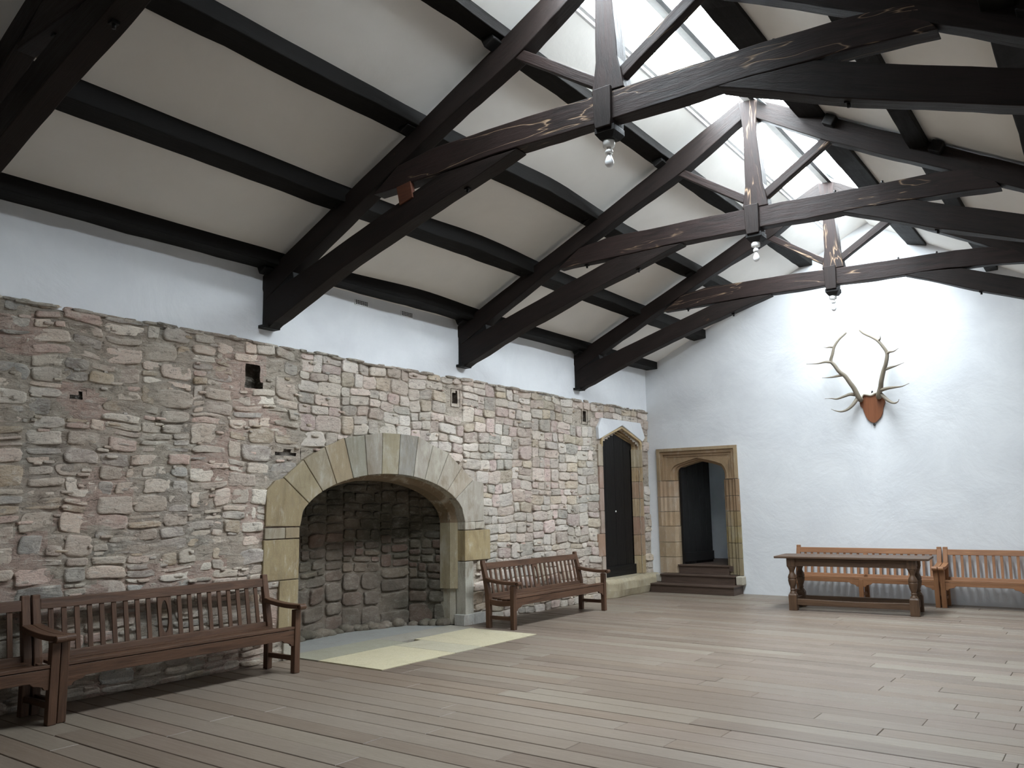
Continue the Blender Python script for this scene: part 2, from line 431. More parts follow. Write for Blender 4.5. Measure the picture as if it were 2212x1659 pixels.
# ------------------------------------------------------------------ left wall: rubble below, plaster above
ZS = 3.215
PAL_L = [(190, 178, 161), (178, 166, 150), (198, 178, 161), (207, 188, 173), (161, 159, 154), (173, 154, 127), (220, 210, 195), (198, 168, 155), (181, 173, 163), (151, 144, 137), (193, 181, 166), (203, 185, 168)]
PAL_R = [(197, 188, 175), (183, 174, 161), (206, 190, 179), (214, 206, 197), (186, 169, 157), (200, 177, 170), (172, 167, 157), (190, 175, 151), (209, 200, 189)]
PAL_S = [(92, 84, 74), (104, 92, 80), (96, 62, 54), (110, 74, 62), (74, 70, 62), (86, 82, 74), (120, 108, 92), (70, 60, 50)]
def cells(y0, y1, z0, z1, R, hmin, hmax, wmin, wmax, out):
    """random rubble: irregular bands, each cut into stones, some cut again into thin slabs"""
    if z1-z0 > hmax*1.9 or (y1-y0 > 1.6 and R.random() < .5 and z1-z0 > hmax):
        if y1-y0 > 1.3*(z1-z0) and R.random() < .72 and y1-y0 > .9:
            c = y0+(y1-y0)*R.uniform(.3, .7); cells(y0, c, z0, z1, R, hmin, hmax, wmin, wmax, out); cells(c, y1, z0, z1, R, hmin, hmax, wmin, wmax, out)
        else:
            c = z0+(z1-z0)*R.uniform(.35, .65); cells(y0, y1, z0, c, R, hmin, hmax, wmin, wmax, out); cells(y0, y1, c, z1, R, hmin, hmax, wmin, wmax, out)
        return
    h = z1-z0
    if h > hmax and R.random() < .8:
        c = z0+h*R.uniform(.35, .65); cells(y0, y1, z0, c, R, hmin, hmax, wmin, wmax, out); cells(y0, y1, c, z1, R, hmin, hmax, wmin, wmax, out); return
    if y1-y0 > wmax:
        c = y0+min(max((y1-y0)*R.uniform(.25, .75), wmin), R.uniform(wmin, wmax)+.02)
        cells(y0, c, z0, z1, R, hmin, hmax, wmin, wmax, out); cells(c, y1, z0, z1, R, hmin, hmax, wmin, wmax, out); return
    if h > hmin*2.0 and R.random() < .45:
        c = z0+h*R.uniform(.35, .65); out.append((y0, y1, z0, c)); out.append((y0, y1, c, z1)); return
    out.append((y0, y1, z0, z1))
def stone(m, rect, fn, R, pal, prot, gap, warp=.022, skip=None, n=20, round_=.5, tintf=None):
    y0, y1, z0, z1 = rect; cy, cz = (y0+y1)/2, (z0+z1)/2
    a, b = (y1-y0)/2-gap, (z1-z0)/2-gap
    if a < .012 or b < .010: return
    if skip and skip(y0, y1, z0, z1): return
    e = R.uniform(3.2, 8.0); d = prot*R.uniform(.45, 1.25); tilt = (R.uniform(-.12, .12), R.uniform(-.10, .14))
    rings = []
    jit = [R.uniform(-.07, .05) for _ in range(n)]
    for sc_, hh in ((1.0, -.035), (.99, d*.3), (.955, d*.9), (.80, d*1.0)):
        ring = []
        for k in range(n):
            t = 2*PI*(k+.5)/n; t = t-.16*math.sin(4*t)*-1; c_, s_ = math.cos(t), math.sin(t)
            q = (abs(c_)**e+abs(s_)**e)**(-1/e)
            rr = (1+jit[k]*(1 if sc_ < 1.1 else 0))
            u = c_*q*a*sc_*rr; v = s_*q*b*sc_*rr
            if sc_ > .8:
                mx = min(a, b); 
                u = math.copysign(max(0, a*abs(u)/a-(1-sc_)*max(0, a-mx)*-.0), u); 
            hx = hh+(u*tilt[0]+v*tilt[1] if hh > 0 else 0)+(N.noise(Vector((cy+u, cz+v, 3.3))*14)*.006 if hh > 0 else 0)
            uu, vv = cy+u, cz+v
            wv = N.noise_vector(Vector((uu*1.9, vv*1.9, 1.7))); wv2 = N.noise_vector(Vector((uu*7, vv*7, 9.2)))
            ring.append((uu+wv.x*warp+wv2.x*warp*.25, vv+wv.y*warp*1.2+wv2.y*warp*.25, hx))
        rings.append(ring)
    vs = [fn(*p) for r in rings for p in r]
    cc = [sum(p[i] for p in rings[-1])/n for i in range(3)]; vs.append(fn(cc[0], cc[1], cc[2]+d*.04))
    fs = []
    for k in range(3):
        for i in range(n):
            j = (i+1) % n; fs.append((k*n+i, k*n+j, (k+1)*n+j, (k+1)*n+i))
    for i in range(n): fs.append((3*n+i, 3*n+(i+1) % n, 4*n))
    c = pal[int(R.random()*len(pal))] if tintf is None else tintf(cy, cz)
    k = R.uniform(.86, 1.12)
    m.add(vs, fs, None, lin(tuple(min(255, v*k) for v in c)), True)

# fireplace outline (wall plane, y and z)
FC, FA, FZ0, FB = 7.12, 1.375, 1.31, .60
def inner_arch(y):
    q = 1-((y-FC)/FA)**2
    return FZ0+FB*math.sqrt(q) if q > 0 else -1
def in_fire(y, z, e=0): return abs(y-FC) < FA+e and z < (FZ0 if abs(y-FC) > FA*.995 else inner_arch(max(FC-FA*.999, min(FC+FA*.999, y))))+e
HOLES = [(5.05, 5.26, 2.73, 2.98), (8.29, 8.40, 2.86, 3.03), (11.57, 11.68, 2.86, 3.06), (3.36, 3.45, 2.45, 2.50), (5.47, 5.75, 2.07, 2.12)]
DY0, DY1, DZ0 = 12.14, 13.42, .31      # left door opening
def door1_top(y): return 2.60+.125*(1-abs(y-12.70)/.58) if abs(y-12.7) < .58 else 2.60
def void_(y, z):
    if in_fire(y, z): return True
    if 12.16 < y < 13.45 and DZ0-.06 < z < 2.83-abs(y-12.82)*.42: return True
    for h in HOLES:
        q = .03*N.noise(Vector((y*9, z*9, 2)))
        if h[0]+q < y < h[1]-q and h[2]+q*.5 < z < h[3]-q: return True
    return False
def skipw(y0, y1, z0, z1):
    for y in (y0, (y0+y1)/2, y1):
        for z in (z0, (z0+z1)/2, z1):
            if in_fire(y, z, .03): return True
            if 5.36 < y < 8.86 and z < 1.78 and abs(y-FC) > FA-.05 and (y < 5.72 and z > .80 or z > 1.34): 
                pass
            if 12.02 < y < 13.56 and .27 < z < 2.66: return True
            if 12.2 < y < 13.4 and 2.6 < z < 2.86: return True
            for h in HOLES:
                if h[0]-.01 < y < h[1]+.01 and h[2]-.01 < z < h[3]+.01: return True
    cy, cz = (y0+y1)/2, (z0+z1)/2
    q = ((cy-FC)/(FA+.40))**2+((cz-FZ0)/(FB+.44))**2
    if cz > FZ0 and q < 1 and not (abs(cy-FC) > FA+.35): return True
    if 5.36 < cy < 5.76 and .80 < cz < 1.75: return True
    if 5.52 < cy < 5.78 and cz < .84: return True
    if 8.48 < cy < 8.86 and 1.18 < cz < 1.78: return True
    if 8.48 < cy < 8.99 and .80 < cz < 1.22: return True
    if 8.48 < cy < 8.64 and cz < .84: return True
    return False
R = random.Random(5)
m = MB()
out = []; cells(-1.0, 5.74, 0, ZS, R, .05, .20, .10, .40, out)
for c in out:
    stone(m, c, lambda u, v, t: (t, u, v), R, PAL_L, R.choice([.006, .010, .014, .022]), R.choice([.003, .006, .010, .02]), .045, skipw)
out = []; cells(5.74, LY, 0, ZS, R, .09, .22, .12, .38, out)
for c in out:
    stone(m, c, lambda u, v, t: (t, u, v), R, PAL_R, R.choice([.005, .010, .016, .022]), R.choice([.001, .002, .004, .007]), .035, skipw)
# thin packing slivers pushed into the joints
for _ in range(260):
    y = R.uniform(-.8, 13.7); w = R.uniform(.08, .28); z = ZS-.028+R.uniform(-.012, .012)
    stone(m, (y, y+w, z, z+R.uniform(.018, .034)), lambda u, v, t: (t, u, v), R, [(120, 114, 104), (150, 142, 130), (168, 160, 148), (104, 98, 88)], .028, .001, .012, None, n=10)
for _ in range(1500):
    y = R.uniform(-.5, 13.6); z = R.uniform(.05, ZS-.05); w = R.uniform(.03, .12); h = R.uniform(.012, .03)
    stone(m, (y, y+w, z, z+h), lambda u, v, t: (t, u, v), R, PAL_L, .024, .001, .02, skipw, n=8)
wl = empty('wall_left', (0, LY/2, 0), kind='structure')
wpart(m, 'rubble_stones', M['stone'], wl)
m = MB(); st = .035; ny = int((LY+1.2)/st); nz = int(ZS/st)+1
idx = {}
def mv(i, j):
    if (i, j) not in idx:
        y = -1.2+i*st; z = min(j*st, ZS)
        if j == nz: z = ZS+.012*N.noise(Vector((y*2.2, 0, 5)))+.008*N.noise(Vector((y*9, 0, 5)))
        y_ = min(y, LY)
        k = 1.0 if y < 5.8 else .45
        x = .003 if y < 5.8 else -.010
        x += k*(.016*N.noise(Vector((y*3, z*3, 0)))+.016*N.noise(Vector((y*7, z*18, 4))))+.007*N.noise(Vector((y*22, z*34, 4)))
        idx[(i, j)] = len(m.v); m.v.append(Vector((x, y_, z))); m.g.append(Vector((x, y_, z)))
    return idx[(i, j)]
for i in range(ny+1):
    for j in range(nz):
        y, z = -1.2+(i+.5)*st, (j+.5)*st
        if y > LY+.03 or void_(y, z): continue
        y2 = y
        q = N.noise(Vector((y*1.5, z*1.8, 8)))
        base = (185, 172, 155) if y < 5.8 else (190, 179, 162)
        if q > .15: base = (195, 166, 151) if y < 5.8 else (198, 183, 167)
        if q < -.25: base = (156, 149, 137) if y < 5.8 else (178, 168, 151)
        k = 1+.10*N.noise(Vector((y*7, z*9, 1)))
        m.f.append([mv(i, j), mv(i+1, j), mv(i+1, j+1), mv(i, j+1)]); m.c.append(lin(tuple(min(255, v*k) for v in base))); m.sm.append(True)
wpart(m, 'mortar_bed', M['mortar'], wl)
# putlog holes
m = MB()
for h in HOLES[:3]:
    y0, y1, z0, z1 = h; e = .035; d = -.16
    P = [(y0-e, z0-e), (y1+e, z0-e), (y1+e, z1+e), (y0-e, z1+e)]
    vs = [(.0, a, b) for a, b in P]+[(d, a, b) for a, b in P]
    m.add(vs, [(0, 1, 5, 4), (1, 2, 6, 5), (2, 3, 7, 6), (3, 0, 4, 7), (4, 5, 6, 7)], None, lin((92, 84, 72)))
for h in HOLES[3:]:
    y0, y1, z0, z1 = h; e = .04; d = -.035
    P = [(y0-e, z0-e), (y1+e, z0-e), (y1+e, z1+e), (y0-e, z1+e)]
    vs = [(.0, a, b) for a, b in P]+[(d, a, b) for a, b in P]
    m.add(vs, [(0, 1, 5, 4), (1, 2, 6, 5), (2, 3, 7, 6), (3, 0, 4, 7), (4, 5, 6, 7)], None, lin((66, 62, 58)))
wpart(m, 'putlog_holes', M['mortar'], wl)
m = MB(); y = -.3
m.plate([(BY, ZS-.03), (LY+.1, ZS-.03), (LY+.1, fl(0)-.0), (BY, fl(0))], [], YZ(-.28), 0, .28)
m.plate([(BY, 0), (-1.0, 0), (-1.0, ZS), (BY, ZS)], [], YZ(-.28), 0, .285)
wpart(m, 'upper_plaster', M['plaster'], wl)
m = MB(); m.plate([(BY, -.1), (LY+.3, -.1), (LY+.3, 4.2), (BY, 4.2)], [[(5.5, -.05), (8.72, -.05), (8.72, 2.25), (5.5, 2.25)]], YZ(-.42), 0, .12, lin((120, 112, 100)))
wpart(m, 'wall_core', M['mortar'], wl)

# ------------------------------------------------------------------ fireplace arch surround
fire = empty('fireplace_arch', (0, FC, 0), label='round-topped dressed stone arch and jambs around the open hearth in the rubble wall', cat='fireplace')
def WY(px): return px
JI = [(5.775, 1.33), (5.885, 1.475), (6.072, 1.628), (6.27, 1.752), (6.515, 1.84), (6.735, 1.885), (6.96, 1.905), (7.235, 1.906), (7.50, 1.868), (7.705, 1.812), (7.93, 1.722), (8.13, 1.60), (8.30, 1.475), (8.49, 1.31)]
JO = [(5.35, 1.345), (5.55, 1.835), (5.80, 2.03), (6.09, 2.18), (6.37, 2.295), (6.68, 2.345), (6.97, 2.39), (7.27, 2.395), (7.585, 2.385), (7.86, 2.29), (8.16, 2.20), (8.42, 2.02), (8.66, 1.865), (8.89, 1.32)]
JI = [(y, inner_arch(y) if 5.8 < y < 8.45 else z) for y, z in JI]
VC = [(146, 130, 100), (148, 135, 108), (142, 130, 108), (150, 134, 108), (142, 138, 124), (144, 136, 124), (150, 140, 116), (140, 136, 128), (164, 156, 144), (166, 158, 144), (164, 154, 140), (166, 154, 138), (164, 156, 144)]
for k in range(13):
    i0, i1 = Vector((*JI[k], 0)), Vector((*JI[k+1], 0)); o0, o1 = Vector((*JO[k], 0)), Vector((*JO[k+1], 0))
    g = .004
    e = (i1-i0).normalized()*g
    pts = [i0+e, ]
    for q in (.33, .66):   # follow the intrados curve
        y = i0.x+(i1.x-i0.x)*q; p = i0.lerp(i1, q); pts.append(Vector((y, inner_arch(y) if 5.76 < y < 8.48 else p.y, 0)))
    pts += [i1-e]
    e2 = (o1-o0).normalized()*g
    if k == 0: pts += [o1-e2, Vector((5.44, 1.80, 0)), Vector((5.34, 1.70, 0)), o0+Vector((-.01, 0, 0))]
    elif k == 12: pts += [Vector((8.885, 1.325, 0)), Vector((8.885, 1.81, 0)), Vector((8.86, 1.84, 0)), o0+e2]
    else: pts += [o1-e2, o0+e2]
    m = MB(); m.plate([(p.x, p.y) for p in pts], [], YZ(0), -.12, .036, lin(VC[k]))
    wpart(m, 'voussoir', M['ashlar'], fire, bevel=.006)
def block(y0, y1, z0, z1, col, d=.034, back=-.12):
    m = MB(); 
    P = [(y0, z0), (y1, z0), (y1, z1), (y0, z1)]
    m.plate(P, [], YZ(0), back, d, lin(col)); wpart(m, 'jamb_stone', M['ashlar'], fire, bevel=.008)
block(5.335, 5.585, 1.215, 1.325, (150, 140, 122)); block(5.592, 5.772, 1.215, 1.325, (150, 134, 108))
block(5.325, 5.772, .80, 1.205, (150, 134, 102)); block(5.53, 5.772, .26, .792, (148, 132, 100)); block(5.60, 5.785, 0, .252, (170, 164, 150))
block(8.485, 8.70, 1.215, 1.315, (182, 174, 160)); block(8.705, 8.90, 1.225, 1.315, (176, 168, 154))
block(8.485, 9.02, .815, 1.207, (160, 142, 106)); block(8.485, 8.65, .06, .807, (172, 168, 156)); block(8.44, 8.90, 0, .14, (176, 174, 168), .05)
# chamfered inner ring of the arch and shafts
m = MB(); secs = []
NA = 40
def ringpt(k, off, x):
    t = PI*k/NA; return (x, FC-(FA-off)*math.cos(t), FZ0+(FB-off*.8)*math.sin(t))
for k in range(NA+1):
    secs.append([ringpt(k, -.012, -.08), ringpt(k, .035, -.11), ringpt(k, .075, -.17), ringpt(k, .085, -.34), ringpt(k, -.03, -.34)])
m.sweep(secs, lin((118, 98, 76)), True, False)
wpart(m, 'arch_soffit', M['ashlar'], fire)
for s in (-1, 1):
    m = MB(); yb = FC+s*FA
    prof = [(-.08, yb+s*.012), (-.11, yb-s*.035), (-.17, yb-s*.075), (-.34, yb-s*.085), (-.34, yb+s*.03)]
    z0 = .46 if s > 0 else .02
    m.sweep([[(x, y, z) for x, y in prof] for z in (z0, FZ0)], lin((150, 138, 112)))
    m.sweep([[(x-.03, y+s*.03, z) for x, y in prof] for z in (.004, z0)], lin((160, 154, 140)))
    wpart(m, 'jamb_shaft', M['ashlar'], fire, bevel=.005)

# fireplace recess: sooty masonry lining, part of the left wall
m = MB(); R = random.Random(9)
def skipn(*a): return False
def lining(p0, p1, zt, gapc):
    p0, p1 = Vector(p0), Vector(p1); d = (p1-p0); Ln = d.length; d.normalize(); nrm = Vector((d.y, -d.x, 0))
    if nrm.x < 0 and abs(nrm.x) > .3: nrm = -nrm
    ctr = Vector((-.4, FC, 0)); 
    if (ctr-(p0+p1)/2).dot(nrm) < 0: nrm = -nrm
    f = lambda u, v, t: tuple(p0+d*u+nrm*t+Vector((0, 0, v)))
    out = []; u = 0
    while u < Ln-.05:
        w = min(R.uniform(.35, .7), Ln-u); w = Ln-u if Ln-u-w < .25 else w; zs = R.uniform(.52, .84)
        cells(u, u+w, 0, zs, R, .16, .30, .26, .5, out); cells(u, u+w, zs, zt, R, .08, .19, .12, .34, out); u += w
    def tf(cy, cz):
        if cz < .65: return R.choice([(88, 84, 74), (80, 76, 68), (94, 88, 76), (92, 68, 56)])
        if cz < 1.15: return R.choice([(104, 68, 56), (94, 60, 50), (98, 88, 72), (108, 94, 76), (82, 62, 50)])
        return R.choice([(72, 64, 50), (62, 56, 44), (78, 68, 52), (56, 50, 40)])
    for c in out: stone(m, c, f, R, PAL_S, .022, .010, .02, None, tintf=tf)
    n = 12
    for i in range(n):
        for j in range(n):
            a, b = Ln*i/n, Ln*(i+1)/n; z0, z1 = zt*j/n, zt*(j+1)/n
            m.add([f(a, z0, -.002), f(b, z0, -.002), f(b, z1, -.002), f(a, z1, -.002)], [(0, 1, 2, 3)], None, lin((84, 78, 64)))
lining((-.30, 5.70, 0), (-.86, 5.90, 0), 2.2, .01)
lining((-.86, 5.90, 0), (-1.0, 7.3, 0), 2.2, .01)
lining((-1.0, 7.3, 0), (-.72, 8.22, 0), 2.2, .01)
lining((-.72, 8.22, 0), (-.28, 8.48, 0), 2.2, .01)
# rough footing along the base of the lining
for k in range(70):
    t = rnd.random(); pts = [(-.30, 5.70), (-.86, 5.90), (-1.0, 7.3), (-.72, 8.22), (-.28, 8.46)]
    ls = [math.dist(pts[i], pts[i+1]) for i in range(4)]; s_ = t*sum(ls); i = 0
    while s_ > ls[i] and i < 3: s_ -= ls[i]; i += 1
    q = s_/ls[i]; x = pts[i][0]+(pts[i+1][0]-pts[i][0])*q; y = pts[i][1]+(pts[i+1][1]-pts[i][1])*q
    r = rnd.uniform(.04, .085); c = Vector((x+.03+(-.4-x)*.06, y+(FC-y)*.04, rnd.uniform(-.01, .05)))
    secs = []
    for a in range(5):
        ph = -PI/2+PI*(a+.0)/4
        secs.append([wob(c+Vector((r*1.2*math.cos(ph)*math.cos(2*PI*b/8), r*1.4*math.cos(ph)*math.sin(2*PI*b/8), r*.8*math.sin(ph))), .02, 14) for b in range(8)])
    m.sweep(secs, lin(rnd.choice([(96, 92, 74), (84, 84, 66), (106, 98, 84)])), True, True)
wpart(m, 'fireplace_lining', M['soot'], wl)
m = MB()
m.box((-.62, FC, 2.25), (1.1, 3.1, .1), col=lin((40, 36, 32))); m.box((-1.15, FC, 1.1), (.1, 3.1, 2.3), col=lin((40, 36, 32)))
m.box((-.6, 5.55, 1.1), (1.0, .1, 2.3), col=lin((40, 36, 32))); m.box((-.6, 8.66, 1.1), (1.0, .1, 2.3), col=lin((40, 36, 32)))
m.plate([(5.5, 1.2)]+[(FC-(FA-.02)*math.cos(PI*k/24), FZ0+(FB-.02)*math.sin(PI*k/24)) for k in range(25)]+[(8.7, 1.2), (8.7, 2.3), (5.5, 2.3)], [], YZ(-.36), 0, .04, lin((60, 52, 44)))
wpart(m, 'fireplace_backing', M['soot'], wl)

# ------------------------------------------------------------------ hearth flagstones, flush with the boards
he = empty('hearth', (.4, 7.05, 0), label='flat hearth of pale flagstones set flush in the boards before the fireplace', cat='hearth')
def slab(P, col):
    m = MB(); m.plate(P, [], lambda u, v, t: (u, v, t), -.02, .004, lin(col)); wpart(m, 'flagstone', M['slab'], he, bevel=.002)
slab([(.33, 5.80), (1.225, 5.80), (1.225, 6.87), (.33, 6.87)], (190, 180, 150))
slab([(.33, 6.877), (1.225, 6.877), (1.225, 7.32), (.33, 7.32)], (176, 168, 146))
slab([(.22, 7.327), (1.225, 7.327), (1.225, 8.36), (.22, 8.36)], (186, 176, 148))
slab([(-.18, 5.80), (.323, 5.80), (.323, 7.10), (-.18, 7.10)], (150, 146, 128))
slab([(-.18, 7.107), (.213, 7.107), (.213, 8.43), (-.18, 8.43)], (150, 144, 132))
m = MB(); m.plate([(-.99, 5.80), (-.185, 5.80), (-.185, 8.43), (-.7, 8.36), (-1.0, 7.4)], [], lambda u, v, t: (u, v, t), -.02, .002, lin((140, 140, 136)))
wpart(m, 'mortar_bed', M['slab'], he)

# ------------------------------------------------------------------ trusses
TH = .15
LT = [(-.06, 3.90), (.45, 4.14), (1.31, 4.55), (2.39, 5.05), (3.11, 5.41), (3.6, 5.66), (4.05, 5.88)]
def lerp_poly(P, t):
    ls = [math.dist(P[i], P[i+1]) for i in range(len(P)-1)]; s = t*sum(ls); i = 0
    while i < len(ls)-1 and s > ls[i]: s -= ls[i]; i += 1
    q = min(1, s/ls[i]); return (P[i][0]+(P[i+1][0]-P[i][0])*q, P[i][1]+(P[i+1][1]-P[i][1])*q)
def timber2d(top, bot, y0, y1, amp=.010, seed=0, step=.13):
    ln = sum(math.dist(top[i], top[i+1]) for i in range(len(top)-1)); n = max(2, int(ln/step))
    secs = []
    for i in range(n+1):
        t = i/n; a = lerp_poly(top, t); b = lerp_poly(bot, t); s = seed*3.7
        q = [N.noise(Vector((ln*t*1.6+s, j*5.0, s)))*amp+N.noise(Vector((ln*t*5+s, j*5.0, s)))*amp*.5 for j in range(4)]
        if t in (0, 1): q = [0]*4
        secs.append([Vector((a[0], y0+q[0]*.5, a[1]+q[0])), Vector((a[0], y1-q[1]*.5, a[1]+q[1])), Vector((b[0], y1-q[2]*.5, b[1]+q[2])), Vector((b[0], y0+q[3]*.5, b[1]+q[3]))])
    return secs
def beam(root, name, top, bot, y0, y1, mt, amp=.012, seed=0):
    m = MB(); m.sweep(timber2d(top, bot, y0, y1, amp, seed)); return wpart(m, name, mt, root, bevel=.008)
def bolt(root, x, y, z, up=1):
    m = MB(); m.box((x, y, z), (.045, .045, .018)); m.tube([(x, y, z), (x, y, z+.035*up)], .012, 8); wpart(m, 'bolt', M['iron'], root)
def truss(T, sd, label):
    ro = empty('roof_truss', (RX, T, 3.4), label=label, cat='roof truss', group='scissor-braced dark oak trusses across the hall')
    y0, y1 = T, T+TH; mt, md, mp = M['timber'], M['timber_dark'], M['timber_plain']
    beam(ro, 'principal_rafter', LT, [(.05, 3.66), (.49, 3.90), (1.51, 4.42), (2.47, 4.87), (3.32, 5.24), (4.05, 5.66)], y0, y1, mp, .014, sd)
    beam(ro, 'principal_rafter', [(4.21, 5.85), (4.97, 5.41), (6.53, 4.49), (8.30, 3.46)], [(4.21, 5.63), (4.9, 5.18), (6.5, 4.28), (8.2, 3.27)], y0, y1, mp, .014, sd+1)
    beam(ro, 'collar_beam', [(1.93, 4.62), (2.34, 4.675), (3.0, 4.67), (4.03, 4.635), (5.2, 4.60), (5.9, 4.575), (6.28, 4.52)],
         [(1.62, 4.42), (2.3, 4.42), (3.0, 4.43), (4.03, 4.405), (5.2, 4.385), (5.9, 4.35), (6.40, 4.30)], y0, y1, mt, .016, sd+2)
    beam(ro, 'brace', [(.02, 3.67), (.49, 3.82), (1.72, 4.20), (2.42, 4.41), (3.05, 4.42), (3.28, 4.415)], [(.05, 3.37), (.25, 3.42), (1.14, 3.765), (2.10, 4.07), (2.7, 4.24), (3.26, 4.405)], y0+.004, y1+.004, mp, .010, sd+3)
    beam(ro, 'brace', [(5.01, 4.40), (5.3, 4.385), (5.66, 4.36), (6.67, 3.965), (8.30, 3.33)], [(5.01, 4.385), (5.35, 4.25), (5.80, 4.05), (6.79, 3.69), (8.30, 3.10)], y0+.004, y1+.004, mp, .010, sd+4)
    beam(ro, 'king_post', [(4.03, 5.86), (4.06, 5.5), (4.05, 5.0), (4.05, 4.80), (4.005, 4.73), (4.005, 4.64)], [(4.235, 5.84), (4.20, 5.5), (4.235, 5.0), (4.24, 4.80), (4.285, 4.73), (4.285, 4.63)], y0-.006, y1+.006, mt, .010, sd+5)
    beam(ro, 'strut', [(3.22, 5.36), (3.33, 5.285), (4.04, 4.80)], [(3.16, 5.30), (3.30, 5.20), (4.01, 4.715)], y0+.02, y1-.04, mt, .006, sd+6)
    beam(ro, 'strut', [(4.21, 4.79), (4.80, 5.17), (4.92, 5.25)], [(4.25, 4.71), (4.90, 5.12), (5.02, 5.20)], y0+.02, y1-.04, mt, .006, sd+7)
    # clasp over the collar
    m = MB(); secs = []
    for z, a, b in ((4.665, 4.03, 4.185), (4.60, 4.03, 4.185), (4.40, 4.035, 4.18), (4.345, 4.045, 4.175)):
        secs.append([(a, y0-.035, z), (b, y0-.035, z), (b, y1+.03, z), (a, y1+.03, z)])
    m.sweep(secs); wpart(m, 'clasp', mp, ro, bevel=.006)
    m = MB(); secs = []
    for z, h in ((4.36, .085), (4.315, .085), (4.27, .055)):
        secs.append([(4.11-h, y0+.075-h, z), (4.11+h, y0+.075-h, z), (4.11+h, y0+.075+h, z), (4.11-h, y0+.075+h, z)])
    m.sweep(secs); wpart(m, 'pendant', md, ro, bevel=.004)
    # wall post at the left foot
    m = MB()
    m.plate([(-.12, 3.36), (.10, 3.36), (.22, 3.42), (.50, 3.74), (.46, 3.90), (.15, 4.02), (-.12, 3.95)], [], XZ(T), .012, TH-.004)
    wpart(m, 'wall_post', md, ro, bevel=.008)
    m = MB(); m.box((.02, T+.06, 3.375), (.17, .20, .035)); wpart(m, 'pad', md, ro, bevel=.004)
    m = MB(); m.plate([(8.05, 3.10), (8.42, 3.0), (8.42, 3.5), (8.05, 3.55)], [], XZ(T), .012, TH-.004); wpart(m, 'wall_post', md, ro, bevel=.008)
    # cleats that hold the purlins
    for x in (.14, 1.17, 2.12, 3.1):
        m = MB(); a = math.atan(SL); rot = Matrix.Rotation(-a, 3, 'Y')
        m.box((x-.03, T-.05, fl(x)-.085), (.12, .12, .11), rot); wpart(m, 'cleat', md, ro, bevel=.01)
    for x in (4.98, 5.92, 6.87):
        m = MB(); rot = Matrix.Rotation(math.atan(SR), 3, 'Y')
        m.box((x, T-.04, fr(x)-.085), (.11, .10, .11), rot); wpart(m, 'cleat', md, ro, bevel=.01)
    for x, z, u in ((2.0, 4.412, -1), (2.7, 4.232, -1), (4.95, 4.612, 1), (5.4, 4.60, 1), (5.85, 4.035, -1)):
        bolt(ro, x, T+TH/2, z, u)
    if sd == 1:
        m = MB(); m.plate([(1.97, 4.23), (2.13, 4.27), (2.10, 4.43), (1.93, 4.41)], [], XZ(T-.012), 0, .05); wpart(m, 'wedge', M['wedge'], ro, bevel=.004)
    return ro
TS = [2.10, 5.239, 8.396, 11.33]
truss(TS[0], 40, 'dark oak roof truss nearest the viewer, cut off by the top corners of the picture')
truss(TS[1], 1, 'dark oak roof truss landing on the wall left of the fireplace, first one seen whole')
truss(TS[2], 13, 'dark oak roof truss landing above the right end of the fireplace, middle of the three')
truss(TS[3], 25, 'dark oak roof truss closest to the white far wall and the antlers')

# ------------------------------------------------------------------ purlins
def purlin(xl, xr, drop_l, drop_r, f, label, sd, ya=BY, yb=LY, shift=None):
    m = MB(); secs = []; n = 90
    for i in range(n+1):
        y = ya+(yb-ya)*i/n; s = shift(y) if shift else 0
        q = [N.noise(Vector((y*.9, j*4.0+sd, sd)))*.022+N.noise(Vector((y*3.1, j*4.0+sd, sd)))*.010 for j in range(4)]
        secs.append([Vector((xl+s+q[0]*.5, y, f(xl)+.05)), Vector((xr+s+q[1]*.3, y, f(xr)+.05)), Vector((xr+s+q[1]*.3, y, f(xr)-drop_r+q[2])), Vector((xl+s+q[0]*.5, y, f(xl)-drop_l+q[3]))])
    m.sweep(secs); o = m.build('roof_purlin', M['purlin'], None, bevel=.008)
    tag(o, label, 'purlin', 'long dark purlins under the roof slopes'); return o
bulge = lambda y: .055*math.exp(-((y-7.4)/1.0)**2)
purlin(0.03, .26, .03, .13, fl, 'lowest dark purlin of the left slope, just above the white upper wall', 1, shift=bulge)
purlin(1.00, 1.24, .06, .16, fl, 'second dark purlin up the left slope', 2, shift=bulge)
purlin(1.97, 2.20, .05, .14, fl, 'third dark purlin up the left slope', 3, shift=bulge)
purlin(2.96, 3.18, .0, .10, fl, 'highest dark purlin of the left slope, beside the grey strip below the skylight', 4)
purlin(4.65, 4.92, .14, .05, fr, 'dark purlin edging the right side of the skylight', 5)
purlin(5.68, 5.84, .15, .08, fr, 'dark purlin of the right slope, first one down from the skylight edge', 6)
purlin(6.63, 6.80, .15, .08, fr, 'dark purlin of the right slope at the picture\'s upper right corner', 7)

# ------------------------------------------------------------------ bulbs
def bulb(T, label):
    ro = empty('light_fitting', (4.10, T+.075, 4.27), label=label, cat='light bulb', group='bare bulbs under the king posts')
    c = (0, 0, 0)
    m = MB(); m.lathe([(.0, 0), (.045, 0), (.048, -.008), (.046, -.045), (.030, -.052), (.0, -.052)], c); m.build('mounting_rose', M['porcelain'], ro)
    m = MB(); m.lathe([(.0, -.050), (.016, -.050), (.018, -.062), (.030, -.082), (.030, -.100), (.026, -.101), (.0, -.101)], c); m.build('lamp_holder', M['porcelain'], ro)
    m = MB(); m.lathe([(.0, -.099), (.014, -.10), (.016, -.118), (.026, -.140), (.034, -.165), (.033, -.185), (.022, -.204), (.008, -.211), (.0, -.212)], c); m.build('bulb', M['bulb'], ro)
    return ro
bulb(TS[1], 'white bare bulb in a porcelain holder, nearest and largest of the three')
bulb(TS[2], 'white bare bulb hanging under the middle truss')
